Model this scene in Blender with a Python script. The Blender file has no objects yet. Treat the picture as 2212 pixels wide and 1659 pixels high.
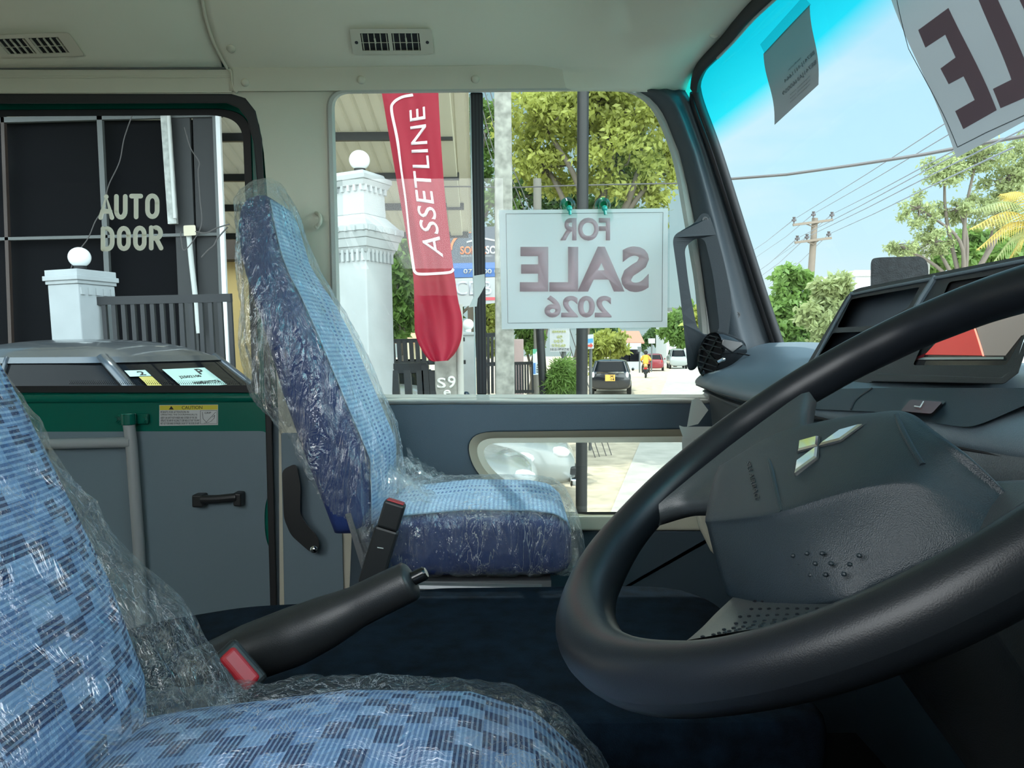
import bpy, bmesh, math, random
from mathutils import Vector, Matrix, noise
from mathutils.geometry import tessellate_polygon

S = bpy.context.scene
COL = S.collection
random.seed(7)

# ------------------------------------------------------------------ camera
F_PX, CX, CY = 1650.0, 1106.0, 829.5
CZ = 1.9                                   # camera height over the road
PITCH, ROLL = math.radians(2.585), math.radians(0.4)
FWD = Vector((0, math.cos(PITCH), -math.sin(PITCH)))
UP0 = Vector((0, math.sin(PITCH), math.cos(PITCH)))
RT0 = Vector((1, 0, 0))
RT = RT0 * math.cos(ROLL) - UP0 * math.sin(ROLL)
UP = UP0 * math.cos(ROLL) + RT0 * math.sin(ROLL)
cam_d = bpy.data.cameras.new('camera')
cam_d.sensor_fit = 'HORIZONTAL'
cam_d.sensor_width = 36.0
cam_d.lens = 36.0 * F_PX / 2212.0
cam_d.clip_start = 0.01
cam_d.clip_end = 500
cam = bpy.data.objects.new('camera', cam_d)
COL.objects.link(cam)
M = Matrix.Identity(4)
for i in range(3):
    M[i][0], M[i][1], M[i][2] = RT[i], UP[i], -FWD[i]
M[0][3], M[1][3], M[2][3] = 0, 0, CZ
cam.matrix_world = M
S.camera = cam

# ------------------------------------------------------------------ sky, sun, exposure
S.view_settings.view_transform = 'Standard'
S.view_settings.look = 'None'
S.view_settings.gamma = 1.0
S.view_settings.use_curve_mapping = False
S.view_settings.exposure = 0.5
S.cycles.use_denoising = True
S.cycles.max_bounces = 10
S.cycles.diffuse_bounces = 5
S.cycles.glossy_bounces = 4
S.cycles.transmission_bounces = 6
S.cycles.transparent_max_bounces = 24
S.cycles.sample_clamp_indirect = 8.0

SKY_FRONT, SKY_BACK = 0.86, 6.4
world = bpy.data.worlds.new('sky')
S.world = world
world.use_nodes = True
nt = world.node_tree
nt.nodes.clear()
def N(tree, typ, **kw):
    n = tree.nodes.new(typ)
    for k, v in kw.items():
        setattr(n, k, v)
    return n
wo = N(nt, 'ShaderNodeOutputWorld')
bg = N(nt, 'ShaderNodeBackground')
tc = N(nt, 'ShaderNodeTexCoord')
sep = N(nt, 'ShaderNodeSeparateXYZ')
nt.links.new(tc.outputs['Generated'], sep.inputs[0])
rampz = N(nt, 'ShaderNodeValToRGB')       # height gradient of a clear tropical sky
e = rampz.color_ramp.elements
e[0].position, e[0].color = 0.0, (0.80, 0.95, 0.97, 1)
e[1].position, e[1].color = 0.80, (0.34, 0.64, 0.93, 1)
m_ = rampz.color_ramp.elements.new(0.22); m_.color = (0.60, 0.88, 0.99, 1)
nt.links.new(sep.outputs['Z'], rampz.inputs[0])
cn = N(nt, 'ShaderNodeTexNoise')
cn.inputs['Scale'].default_value = 2.2
cn.inputs['Detail'].default_value = 6
cn.inputs['Roughness'].default_value = 0.55
mp = N(nt, 'ShaderNodeMapping')
mp.inputs['Scale'].default_value = (1, 1, 3.2)
nt.links.new(tc.outputs['Generated'], mp.inputs[0])
nt.links.new(mp.outputs[0], cn.inputs['Vector'])
cr = N(nt, 'ShaderNodeValToRGB')
cr.color_ramp.elements[0].position = 0.50
cr.color_ramp.elements[1].position = 0.85
nt.links.new(cn.outputs[0], cr.inputs[0])
cm = N(nt, 'ShaderNodeMixRGB')
cm.inputs[2].default_value = (0.95, 0.98, 1.0, 1)
nt.links.new(cr.outputs[0], cm.inputs[0])
nt.links.new(rampz.outputs[0], cm.inputs[1])
# added fill light: the unseen driver's-side half of the sky, made brighter
mr = N(nt, 'ShaderNodeMapRange', interpolation_type='SMOOTHSTEP')
mr.inputs[1].default_value, mr.inputs[2].default_value = 0.1, -0.5
mr.inputs[3].default_value, mr.inputs[4].default_value = 0.0, 1.0
nt.links.new(sep.outputs['Y'], mr.inputs[0])
cm2 = N(nt, 'ShaderNodeMixRGB')
cm2.inputs[2].default_value = (0.93, 0.98, 1.0, 1)
nt.links.new(mr.outputs[0], cm2.inputs[0])
nt.links.new(cm.outputs[0], cm2.inputs[1])
ms = N(nt, 'ShaderNodeMapRange')
ms.inputs[3].default_value, ms.inputs[4].default_value = SKY_FRONT, SKY_BACK
nt.links.new(mr.outputs[0], ms.inputs[0])
nt.links.new(cm2.outputs[0], bg.inputs['Color'])
nt.links.new(ms.outputs[0], bg.inputs['Strength'])
nt.links.new(bg.outputs[0], wo.inputs[0])

sun_d = bpy.data.lights.new('sun', 'SUN')
sun_d.energy = 4.2
sun_d.angle = math.radians(0.6)
sun_d.color = (1.0, 0.95, 0.86)
sun = bpy.data.objects.new('sun', sun_d)
COL.objects.link(sun)
SUN_DIR = Vector((-0.10, 0.42, 0.89)).normalized()       # towards the sun
sun.rotation_euler = SUN_DIR.to_track_quat('Z', 'Y').to_euler()
sun.location = (3, 8, 12)

# ------------------------------------------------------------------ pixel -> place helpers
def ray(px, py):
    return FWD + RT * ((px - CX) / F_PX) - UP * ((py - CY) / F_PX)
O = Vector((0, 0, CZ))
def V(x, y, z):                            # z relative to the camera height
    return Vector((x, y, z + CZ))
def at(px, py, y):
    d = ray(px, py)
    return O + d * (y / d.y)
def atz(px, py, z):
    d = ray(px, py)
    return O + d * (z / d.z)
def atx(px, py, x):
    d = ray(px, py)
    return O + d * (x / d.x)
YW, LEAN, ZSILL = 2.05, 0.07, -0.13
def Wl(px, py, off=0.0):                   # inner face of the bus's left wall (leans in above the sill)
    d = ray(px, py)
    t = (YW - off) / d.y
    if t * d.z > ZSILL:
        t = (YW - off - LEAN * (-ZSILL)) / (d.y + LEAN * d.z)
    return O + d * t
KS = 0.731
def Kp(px, py, off=0.0):                   # sloping cove between wall and ceiling
    d = ray(px, py)
    # z - .72 = -KS (y - 1.99) ; pushed inward by off
    t = (0.72 + KS * 1.99 - off * 1.24) / (d.z + KS * d.y)
    return O + d * t
def ws_x(y, z):                            # windscreen surface, z relative
    return 0.439 + (0.672 - z) * 0.377 + 0.08 * (1 - ((y - 1.06) / 0.93) ** 2)
def Ws(px, py, off=0.0):
    d = ray(px, py)
    lo, hi = 0.05, 4.0
    g = lambda t: d.x * t - (ws_x(d.y * t, d.z * t) - off)
    for _ in range(60):
        mid = (lo + hi) / 2
        if g(mid) > 0: hi = mid
        else: lo = mid
    return O + d * lo
def lerp(a, b, t): return a + (b - a) * t
def smooth(t):
    t = max(0.0, min(1.0, t)); return t * t * (3 - 2 * t)
def interp(tab, x):
    if x <= tab[0][0]: return tab[0][1]
    for (a, b), (c, d) in zip(tab, tab[1:]):
        if x <= c:
            return lerp(b, d, (x - a) / (c - a))
    return tab[-1][1]
def rounded(pts, r, n=6):                  # round the corners of a 2-D polygon; r a number or list
    out = []
    L = len(pts)
    for i, p in enumerate(pts):
        rr = r[i] if isinstance(r, (list, tuple)) else r
        p = Vector(p); a = Vector(pts[i - 1]); b = Vector(pts[(i + 1) % L])
        if rr <= 0:
            out.append((p.x, p.y)); continue
        da, db = (a - p), (b - p)
        ra = min(rr, da.length * 0.49); rb = min(rr, db.length * 0.49)
        A, B = p + da.normalized() * ra, p + db.normalized() * rb
        for k in range(n + 1):
            t = k / n
            q = A * (1 - t) ** 2 + p * 2 * t * (1 - t) + B * t * t
            out.append((q.x, q.y))
    return out
def spline(pts, n=8):                      # Catmull-Rom through 3-D points
    pts = [Vector(p) for p in pts]
    P = [pts[0] * 2 - pts[1]] + pts + [pts[-1] * 2 - pts[-2]]
    out = []
    for i in range(1, len(P) - 2):
        a, b, c, d = P[i - 1], P[i], P[i + 1], P[i + 2]
        for k in range(n):
            t = k / n
            out.append(0.5 * ((2 * b) + (c - a) * t + (2 * a - 5 * b + 4 * c - d) * t * t + (3 * b - a - 3 * c + d) * t ** 3))
    out.append(pts[-1])
    return out

# ------------------------------------------------------------------ materials
MATS = {}
def mat(name, col, rough=0.6, metal=0.0, spec=0.5, bump=0.0, bscale=200.0, var=0.0, vscale=8.0, coat=0.0, emit=None, trans=0.0, stretch=None):
    if name in MATS: return MATS[name]
    m = bpy.data.materials.new(name)
    m.use_nodes = True
    t = m.node_tree
    b = t.nodes['Principled BSDF']
    c4 = (*col, 1)
    b.inputs['Base Color'].default_value = c4
    b.inputs['Roughness'].default_value = rough
    b.inputs['Metallic'].default_value = metal
    b.inputs['Specular IOR Level'].default_value = spec
    b.inputs['Coat Weight'].default_value = coat
    co = N(t, 'ShaderNodeTexCoord')
    if bump > 0:
        nz = N(t, 'ShaderNodeTexNoise'); nz.inputs['Scale'].default_value = bscale
        nz.inputs['Detail'].default_value = 3
        src = co.outputs['Object']
        if stretch:
            mm = N(t, 'ShaderNodeMapping'); mm.inputs['Scale'].default_value = stretch
            t.links.new(src, mm.inputs[0]); src = mm.outputs[0]
        t.links.new(src, nz.inputs['Vector'])
        bp = N(t, 'ShaderNodeBump'); bp.inputs['Strength'].default_value = bump
        bp.inputs['Distance'].default_value = 0.002
        t.links.new(nz.outputs[0], bp.inputs['Height'])
        t.links.new(bp.outputs[0], b.inputs['Normal'])
    if var > 0:
        nz = N(t, 'ShaderNodeTexNoise'); nz.inputs['Scale'].default_value = vscale
        nz.inputs['Detail'].default_value = 5
        t.links.new(co.outputs['Object'], nz.inputs['Vector'])
        mx = N(t, 'ShaderNodeMixRGB', blend_type='MULTIPLY'); mx.inputs[0].default_value = 1
        mx.inputs[1].default_value = c4
        rp = N(t, 'ShaderNodeMapRange')
        rp.inputs[1].default_value, rp.inputs[2].default_value = 0.3, 0.7
        rp.inputs[3].default_value, rp.inputs[4].default_value = 1 - var, 1 + var
        t.links.new(nz.outputs[0], rp.inputs[0])
        t.links.new(rp.outputs[0], mx.inputs[2])
        t.links.new(mx.outputs[0], b.inputs['Base Color'])
    if trans > 0:                         # light shining through thin cloth, paper or leaf
        tr = N(t, 'ShaderNodeBsdfTranslucent'); tr.inputs[0].default_value = c4
        mx = N(t, 'ShaderNodeMixShader'); mx.inputs[0].default_value = trans
        out = t.nodes['Material Output']
        t.links.new(b.outputs[0], mx.inputs[1]); t.links.new(tr.outputs[0], mx.inputs[2])
        t.links.new(mx.outputs[0], out.inputs['Surface'])
    if emit:
        b.inputs['Emission Color'].default_value = (*emit[0], 1)
        b.inputs['Emission Strength'].default_value = emit[1]
    MATS[name] = m
    return m

def glass_mat(name, tint, refl=0.05, rough=0.0, band=None):
    m = bpy.data.materials.new(name); m.use_nodes = True
    t = m.node_tree; t.nodes.clear()
    out = N(t, 'ShaderNodeOutputMaterial')
    tr = N(t, 'ShaderNodeBsdfTransparent'); tr.inputs[0].default_value = (*tint, 1)
    gl = N(t, 'ShaderNodeBsdfGlossy'); gl.inputs['Roughness'].default_value = rough
    lw = N(t, 'ShaderNodeLayerWeight'); lw.inputs[0].default_value = 0.25
    mr = N(t, 'ShaderNodeMapRange'); mr.inputs[3].default_value = refl * 0.5; mr.inputs[4].default_value = refl * 6
    t.links.new(lw.outputs['Facing'], mr.inputs[0])
    mx = N(t, 'ShaderNodeMixShader')
    t.links.new(mr.outputs[0], mx.inputs[0])
    t.links.new(tr.outputs[0], mx.inputs[1]); t.links.new(gl.outputs[0], mx.inputs[2])
    t.links.new(mx.outputs[0], out.inputs['Surface'])
    if band:                              # the cyan shade band printed into the top of the windscreen
        co = N(t, 'ShaderNodeTexCoord'); sp = N(t, 'ShaderNodeSeparateXYZ')
        t.links.new(co.outputs['Object'], sp.inputs[0])
        r = N(t, 'ShaderNodeValToRGB')
        mrr = N(t, 'ShaderNodeMapRange')
        mrr.inputs[1].default_value, mrr.inputs[2].default_value = band[0], band[1]
        t.links.new(sp.outputs['Z'], mrr.inputs[0]); t.links.new(mrr.outputs[0], r.inputs[0])
        el = r.color_ramp.elements
        el[0].position, el[0].color = 0.0, (*tint, 1)
        el[1].position, el[1].color = 1.0, (0.0, 0.55, 0.60, 1)
        k = el.new(0.28); k.color = (0.03, 0.78, 0.84, 1)
        t.links.new(r.outputs[0], tr.inputs[0])
    MATS[name] = m
    return m

def film_mat(name, scale, base=0.10, edge=0.75, white=0.05, stretch=(1, 1, 1), strength=0.6, rough=0.07, crease=0.5):
    """clear crinkled polythene: mostly see-through, glossy where folds tilt"""
    m = bpy.data.materials.new(name); m.use_nodes = True
    t = m.node_tree; t.nodes.clear()
    out = N(t, 'ShaderNodeOutputMaterial')
    co = N(t, 'ShaderNodeTexCoord')
    mm = N(t, 'ShaderNodeMapping'); mm.inputs['Scale'].default_value = stretch
    t.links.new(co.outputs['Object'], mm.inputs[0])
    n1 = N(t, 'ShaderNodeTexNoise'); n1.inputs['Scale'].default_value = scale; n1.inputs['Detail'].default_value = 6
    n1.inputs['Distortion'].default_value = 1.2
    t.links.new(mm.outputs[0], n1.inputs['Vector'])
    v1 = N(t, 'ShaderNodeTexVoronoi', feature='DISTANCE_TO_EDGE'); v1.inputs['Scale'].default_value = scale * 1.6
    ad = N(t, 'ShaderNodeVectorMath', operation='ADD')
    sc = N(t, 'ShaderNodeVectorMath', operation='SCALE'); sc.inputs[3].default_value = 0.12
    t.links.new(n1.outputs['Color'], sc.inputs[0])
    t.links.new(mm.outputs[0], ad.inputs[0]); t.links.new(sc.outputs[0], ad.inputs[1])
    t.links.new(ad.outputs[0], v1.inputs['Vector'])
    mt = N(t, 'ShaderNodeMath', operation='MULTIPLY_ADD'); mt.inputs[1].default_value = 0.9
    t.links.new(v1.outputs['Distance'], mt.inputs[0]); t.links.new(n1.outputs[0], mt.inputs[2])
    bp = N(t, 'ShaderNodeBump'); bp.inputs['Strength'].default_value = strength; bp.inputs['Distance'].default_value = 0.02
    t.links.new(mt.outputs[0], bp.inputs['Height'])
    tr = N(t, 'ShaderNodeBsdfTransparent'); tr.inputs[0].default_value = (0.93, 0.95, 0.95, 1)
    gl = N(t, 'ShaderNodeBsdfGlossy'); gl.inputs['Roughness'].default_value = rough
    gl.inputs[0].default_value = (1, 1, 1, 1)
    t.links.new(bp.outputs[0], gl.inputs['Normal'])
    df = N(t, 'ShaderNodeBsdfTranslucent'); df.inputs[0].default_value = (0.85, 0.88, 0.9, 1)
    df2 = N(t, 'ShaderNodeBsdfDiffuse'); df2.inputs[0].default_value = (0.8, 0.84, 0.86, 1)
    t.links.new(bp.outputs[0], df2.inputs['Normal'])
    dm = N(t, 'ShaderNodeMixShader'); dm.inputs[0].default_value = 0.5
    t.links.new(df.outputs[0], dm.inputs[1]); t.links.new(df2.outputs[0], dm.inputs[2])
    lw = N(t, 'ShaderNodeLayerWeight'); lw.inputs[0].default_value = 0.30
    t.links.new(bp.outputs[0], lw.inputs['Normal'])
    pw = N(t, 'ShaderNodeMath', operation='POWER'); pw.inputs[1].default_value = 2.2
    t.links.new(lw.outputs['Facing'], pw.inputs[0])
    mr = N(t, 'ShaderNodeMapRange'); mr.inputs[3].default_value = base; mr.inputs[4].default_value = edge
    t.links.new(pw.outputs[0], mr.inputs[0])
    # whitened crease lines, in patches, doubling as painted glints on the folds
    mr2 = N(t, 'ShaderNodeMapRange'); mr2.inputs[1].default_value, mr2.inputs[2].default_value = 0.0, 0.035
    mr2.inputs[3].default_value, mr2.inputs[4].default_value = 1.0, 0.0
    t.links.new(v1.outputs['Distance'], mr2.inputs[0])
    n2 = N(t, 'ShaderNodeTexNoise'); n2.inputs['Scale'].default_value = scale * .35; n2.inputs['Detail'].default_value = 2
    t.links.new(mm.outputs[0], n2.inputs['Vector'])
    mr3 = N(t, 'ShaderNodeMapRange'); mr3.inputs[1].default_value, mr3.inputs[2].default_value = 0.44, 0.64
    t.links.new(n2.outputs[0], mr3.inputs[0])
    ml = N(t, 'ShaderNodeMath', operation='MULTIPLY'); t.links.new(mr2.outputs[0], ml.inputs[0]); t.links.new(mr3.outputs[0], ml.inputs[1])
    ma = N(t, 'ShaderNodeMath', operation='MULTIPLY_ADD', use_clamp=True); ma.inputs[1].default_value = crease; ma.inputs[2].default_value = white
    t.links.new(ml.outputs[0], ma.inputs[0])
    m1 = N(t, 'ShaderNodeMixShader'); t.links.new(ma.outputs[0], m1.inputs[0])
    t.links.new(tr.outputs[0], m1.inputs[1]); t.links.new(dm.outputs[0], m1.inputs[2])
    m2 = N(t, 'ShaderNodeMixShader')
    t.links.new(mr.outputs[0], m2.inputs[0]); t.links.new(m1.outputs[0], m2.inputs[1]); t.links.new(gl.outputs[0], m2.inputs[2])
    t.links.new(m2.outputs[0], out.inputs['Surface'])
    MATS[name] = m
    return m

def check_mat(name, cell, stripe, flip=False):
    """blue moquette: a broken chequer of four blues with fine ribbing (uv in metres)"""
    m = bpy.data.materials.new(name); m.use_nodes = True
    t = m.node_tree; b = t.nodes['Principled BSDF']
    b.inputs['Roughness'].default_value = 0.85
    b.inputs['Specular IOR Level'].default_value = 0.2
    uv = N(t, 'ShaderNodeUVMap'); uv.uv_map = 'UVMap'
    sp = N(t, 'ShaderNodeSeparateXYZ'); t.links.new(uv.outputs[0], sp.inputs[0])
    def math_(op, a, bb=None):
        n = N(t, 'ShaderNodeMath', operation=op)
        for i, x in enumerate((a, bb)):
            if x is None: continue
            if isinstance(x, (int, float)): n.inputs[i].default_value = x
            else: t.links.new(x, n.inputs[i])
        return n.outputs[0]
    u, v = sp.outputs[0], sp.outputs[1]
    cu = math_('FLOOR', math_('DIVIDE', u, cell[0]))
    cv = math_('FLOOR', math_('DIVIDE', math_('ADD', v, math_('MULTIPLY', math_('SINE', math_('MULTIPLY', cu, 2.1)), cell[1] * 0.25)), cell[1]))
    cb = N(t, 'ShaderNodeCombineXYZ'); t.links.new(cu, cb.inputs[0]); t.links.new(cv, cb.inputs[1])
    wn = N(t, 'ShaderNodeTexWhiteNoise', noise_dimensions='2D'); t.links.new(cb.outputs[0], wn.inputs['Vector'])
    chk = math_('MODULO', math_('ABSOLUTE', math_('ADD', cu, cv)), 2.0)
    val = math_('ADD', math_('MULTIPLY', chk, 0.56), math_('MULTIPLY', wn.outputs['Value'], 0.44))
    rp = N(t, 'ShaderNodeValToRGB'); rp.color_ramp.interpolation = 'CONSTANT'
    el = rp.color_ramp.elements
    el[0].position, el[0].color = 0.0, (0.018, 0.040, 0.125, 1)
    el[1].position, el[1].color = 0.30, (0.075, 0.155, 0.34, 1)
    for p, c in ((0.5, (0.13, 0.245, 0.47, 1)), (0.78, (0.195, 0.335, 0.57, 1))):
        k = el.new(p); k.color = c
    t.links.new(val, rp.inputs[0])
    ribs = math_('GREATER_THAN', math_('FRACT', math_('DIVIDE', u if flip else v, stripe)), 0.58)
    amt = math_('MULTIPLY', ribs, math_('MULTIPLY_ADD', val, 0.55))
    mx = N(t, 'ShaderNodeMixRGB'); mx.inputs[2].default_value = (0.32, 0.48, 0.71, 1)
    t.links.new(amt, mx.inputs[0]); t.links.new(rp.outputs[0], mx.inputs[1])
    t.links.new(mx.outputs[0], b.inputs['Base Color'])
    MATS[name] = m
    return m

def dot_mat(name, base, dot, size):
    m = bpy.data.materials.new(name); m.use_nodes = True
    t = m.node_tree; b = t.nodes['Principled BSDF']
    b.inputs['Roughness'].default_value = 0.8
    uv = N(t, 'ShaderNodeUVMap'); uv.uv_map = 'UVMap'
    mm = N(t, 'ShaderNodeMapping'); mm.inputs['Scale'].default_value = (1 / size, 1 / size, 1)
    t.links.new(uv.outputs[0], mm.inputs[0])
    fr = N(t, 'ShaderNodeVectorMath', operation='FRACTION'); t.links.new(mm.outputs[0], fr.inputs[0])
    sb = N(t, 'ShaderNodeVectorMath', operation='SUBTRACT'); sb.inputs[1].default_value = (0.5, 0.5, 0)
    t.links.new(fr.outputs[0], sb.inputs[0])
    ln = N(t, 'ShaderNodeVectorMath', operation='LENGTH'); t.links.new(sb.outputs[0], ln.inputs[0])
    lt = N(t, 'ShaderNodeMath', operation='LESS_THAN'); lt.inputs[1].default_value = 0.27
    t.links.new(ln.outputs['Value'], lt.inputs[0])
    mx = N(t, 'ShaderNodeMixRGB'); mx.inputs[1].default_value = (*base, 1); mx.inputs[2].default_value = (*dot, 1)
    t.links.new(lt.outputs[0], mx.inputs[0]); t.links.new(mx.outputs[0], b.inputs['Base Color'])
    MATS[name] = m
    return m

CREAM = mat('cream plastic trim', (0.54, 0.525, 0.42), 0.55, bump=0.15, bscale=900)
CREAMD = mat('cream headliner', (0.66, 0.655, 0.53), 0.8, bump=0.2, bscale=1200)
GREYP = mat('grey door panel', (0.155, 0.215, 0.255), 0.7, bump=0.2, bscale=900)
GREYM = mat('grey painted tube', (0.33, 0.36, 0.37), 0.35)
GASKET = mat('pale grey gasket', (0.42, 0.43, 0.39), 0.6, bump=0.3, bscale=500)
SLATE = mat('slate blue plastic', (0.045, 0.072, 0.095), 0.5, bump=0.25, bscale=900)
SLATE2 = mat('slate pillar plastic', (0.035, 0.047, 0.057), 0.5, bump=0.25, bscale=900)
BLACKR = mat('black rubber', (0.012, 0.013, 0.015), 0.6)
BLACKP = mat('black plastic', (0.018, 0.02, 0.022), 0.38, bump=0.15, bscale=900)
GLOSSB = mat('glossy black plastic', (0.008, 0.009, 0.01), 0.12)
HANDLE = mat('dark slate handle', (0.013, 0.018, 0.022), 0.5, spec=0.2, bump=0.25, bscale=900)
SPOKE_SHEEN = mat('spoke rubber with painted sheen', (0.035, 0.042, 0.045), 0.34, bump=0.2, bscale=1400)  # lighter than the rim rubber, to paint in windscreen light on the spokes
DASHT = mat('dash top plastic', (0.10, 0.135, 0.16), 0.38, bump=0.35, bscale=1100)
DASHD = mat('dash dark plastic', (0.028, 0.034, 0.038), 0.5, bump=0.35, bscale=1100)
WHEELM = mat('steering wheel rubber', (0.008, 0.010, 0.013), 0.36, spec=0.32, bump=0.08, bscale=1400)
PADM = mat('steering pad vinyl', (0.009, 0.017, 0.023), 0.40, bump=0.3, bscale=1500)
GREEN = mat('green body paint', (0.0, 0.12, 0.085), 0.25, coat=0.4)
CARPET = mat('charcoal carpet', (0.004, 0.010, 0.019), 0.95, spec=0.15, bump=0.8, bscale=500, var=0.5, vscale=30)
FLOORM = mat('black floor mat', (0.008, 0.009, 0.011), 0.9)
CHROME = mat('chrome', (0.85, 0.85, 0.86), 0.06, metal=1.0)
WHITE = mat('white plastic', (0.72, 0.74, 0.72), 0.5)
RED = mat('red button plastic', (0.45, 0.02, 0.03), 0.35)
BLUE = mat('royal blue side cloth', (0.006, 0.024, 0.125), 0.85, bump=0.3, bscale=600)
DOTS = dot_mat('light blue dotted cloth', (0.30, 0.48, 0.68), (0.05, 0.14, 0.36), 0.0095)
CHECK = check_mat('blue chequer moquette', (0.021, 0.0175), 0.0052)
CHECK2 = check_mat('blue chequer moquette cushion', (0.021, 0.019), 0.0042, True)
FILM = film_mat('clear plastic film', 15, base=0.10, edge=0.6, white=0.09, crease=0.7, stretch=(1.7, 1.7, 0.3), strength=0.8)  # white veil raised to paint glare onto the film
FILM2 = film_mat('clear plastic film near', 22, base=0.085, edge=0.36, white=0.03, crease=0.75, stretch=(1.2, 1.2, .6), strength=0.7)
CLEAR = glass_mat('clear window glass', (0.70, 0.745, 0.73), 0.035)
SCREENG = glass_mat('windscreen glass', (0.76, 0.84, 0.86), 0.012, band=(0.50 + CZ, 0.70 + CZ))
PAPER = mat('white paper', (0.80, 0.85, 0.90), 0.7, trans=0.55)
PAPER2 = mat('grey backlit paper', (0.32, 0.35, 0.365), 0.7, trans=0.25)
INKM = mat('faint maroon print', (0.85, 0.70, 0.73), 0.8, trans=0.7)
INKD = mat('dull maroon print', (0.185, 0.125, 0.145), 0.8, trans=0.3)
GREYINK = mat('grey print', (0.14, 0.16, 0.17), 0.8, trans=0.3)

# ------------------------------------------------------------------ mesh builder
class MB:
    def __init__(s):
        s.v, s.f, s.uv = [], [], {}
    def add(s, vs, fs, uv=None):
        o = len(s.v)
        s.v += [Vector(x) for x in vs]
        s.f += [tuple(i + o for i in f) for f in fs]
        if uv:
            for i, q in enumerate(uv): s.uv[o + i] = q
        return s
    def obox(s, c, ax, ay, az):            # centre and three half-axis vectors
        c, ax, ay, az = Vector(c), Vector(ax), Vector(ay), Vector(az)
        vs = [c + ax * i + ay * j + az * k for k in (-1, 1) for j in (-1, 1) for i in (-1, 1)]
        return s.add(vs, [(0, 2, 3, 1), (4, 5, 7, 6), (0, 1, 5, 4), (1, 3, 7, 5), (3, 2, 6, 7), (2, 0, 4, 6)])
    def box(s, a, b):
        a, b = Vector(a), Vector(b); c = (a + b) / 2; h = (b - a) / 2
        return s.obox(c, (h.x, 0, 0), (0, h.y, 0), (0, 0, h.z))
    def bar(s, p, q, w, t, up=(0, 0, 1)):
        p, q = Vector(p), Vector(q); d = q - p
        side = d.cross(Vector(up))
        if side.length < 1e-6: side = d.cross(Vector((1, 0, 0)))
        side.normalize(); u = side.cross(d).normalized()
        return s.obox((p + q) / 2, d / 2, side * w / 2, u * t / 2)
    def tube(s, pts, r, n=10, cap=True, flat=1.0, up=None):
        pts = [Vector(p) for p in pts]; L = len(pts)
        rs = r if isinstance(r, (list, tuple)) else [r] * L
        d0 = (pts[1] - pts[0]).normalized()
        a = Vector(up) if up else (Vector((0, 0, 1)) if abs(d0.z) < 0.9 else Vector((1, 0, 0)))
        vs = []
        for i, p in enumerate(pts):
            d = (pts[min(i + 1, L - 1)] - pts[max(i - 1, 0)]).normalized()
            x = d.cross(a)
            if x.length < 1e-6: x = d.orthogonal()
            x.normalize(); a = x.cross(d).normalized()
            for k in range(n):
                t = 2 * math.pi * k / n
                vs.append(p + x * math.cos(t) * rs[i] + a * math.sin(t) * rs[i] * flat)
        fs = [(i * n + k, i * n + (k + 1) % n, (i + 1) * n + (k + 1) % n, (i + 1) * n + k) for i in range(L - 1) for k in range(n)]
        if cap:
            fs += [tuple(range(n))[::-1], tuple((L - 1) * n + k for k in range(n))]
        return s.add(vs, fs)
    def cyl(s, p, q, r, r2=None, n=20):
        return s.tube([p, q], [r, r if r2 is None else r2], n)
    def lathe(s, o, axis, prof, n=24):     # prof: (distance along axis, radius)
        o, d = Vector(o), Vector(axis).normalized()
        x = d.orthogonal().normalized(); y = d.cross(x)
        vs = [o + d * h + (x * math.cos(2 * math.pi * k / n) + y * math.sin(2 * math.pi * k / n)) * r for h, r in prof for k in range(n)]
        L = len(prof)
        fs = [(i * n + k, i * n + (k + 1) % n, (i + 1) * n + (k + 1) % n, (i + 1) * n + k) for i in range(L - 1) for k in range(n)]
        fs += [tuple(range(n))[::-1], tuple((L - 1) * n + k for k in range(n))]
        return s.add(vs, fs)
    def ball(s, c, r, sc=(1, 1, 1), n=16):
        c = Vector(c)
        vs, m = [], n // 2
        for i in range(m + 1):
            th = math.pi * i / m
            for k in range(n):
                ph = 2 * math.pi * k / n
                vs.append(c + Vector((math.sin(th) * math.cos(ph) * sc[0], math.sin(th) * math.sin(ph) * sc[1], math.cos(th) * sc[2])) * r)
        fs = [(i * n + k, (i + 1) * n + k, (i + 1) * n + (k + 1) % n, i * n + (k + 1) % n) for i in range(m) for k in range(n)]
        return s.add(vs, fs)
    def slab(s, fn, outer, holes, o1, o2):
        """plate with holes: 2-D loops sent through fn(u, v, off) at two offsets"""
        loops = [outer] + list(holes)
        tris = tessellate_polygon([[Vector((x, y, 0)) for x, y in lp] for lp in loops])
        flat = [p for lp in loops for p in lp]
        n = len(flat)
        vs = [fn(x, y, o1) for x, y in flat] + [fn(x, y, o2) for x, y in flat]
        fs = [tuple(t) for t in tris] + [tuple(i + n for i in reversed(t)) for t in tris]
        o = 0
        for lp in loops:
            m = len(lp)
            for i in range(m):
                j = (i + 1) % m
                fs.append((o + i, o + j, o + j + n, o + i + n))
            o += m
        return s.add(vs, fs)
    def prism(s, pts, vec, holes=()):
        pts = [Vector(p) for p in pts]; vec = Vector(vec)
        nrm = vec.normalized(); x = nrm.orthogonal().normalized(); y = nrm.cross(x)
        tris = tessellate_polygon([[Vector((p.dot(x), p.dot(y), 0)) for p in pts]])
        n = len(pts)
        fs = [tuple(t) for t in tris] + [tuple(i + n for i in reversed(t)) for t in tris]
        fs += [(i, (i + 1) % n, (i + 1) % n + n, i + n) for i in range(n)]
        return s.add(pts + [p + vec for p in pts], fs)
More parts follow.
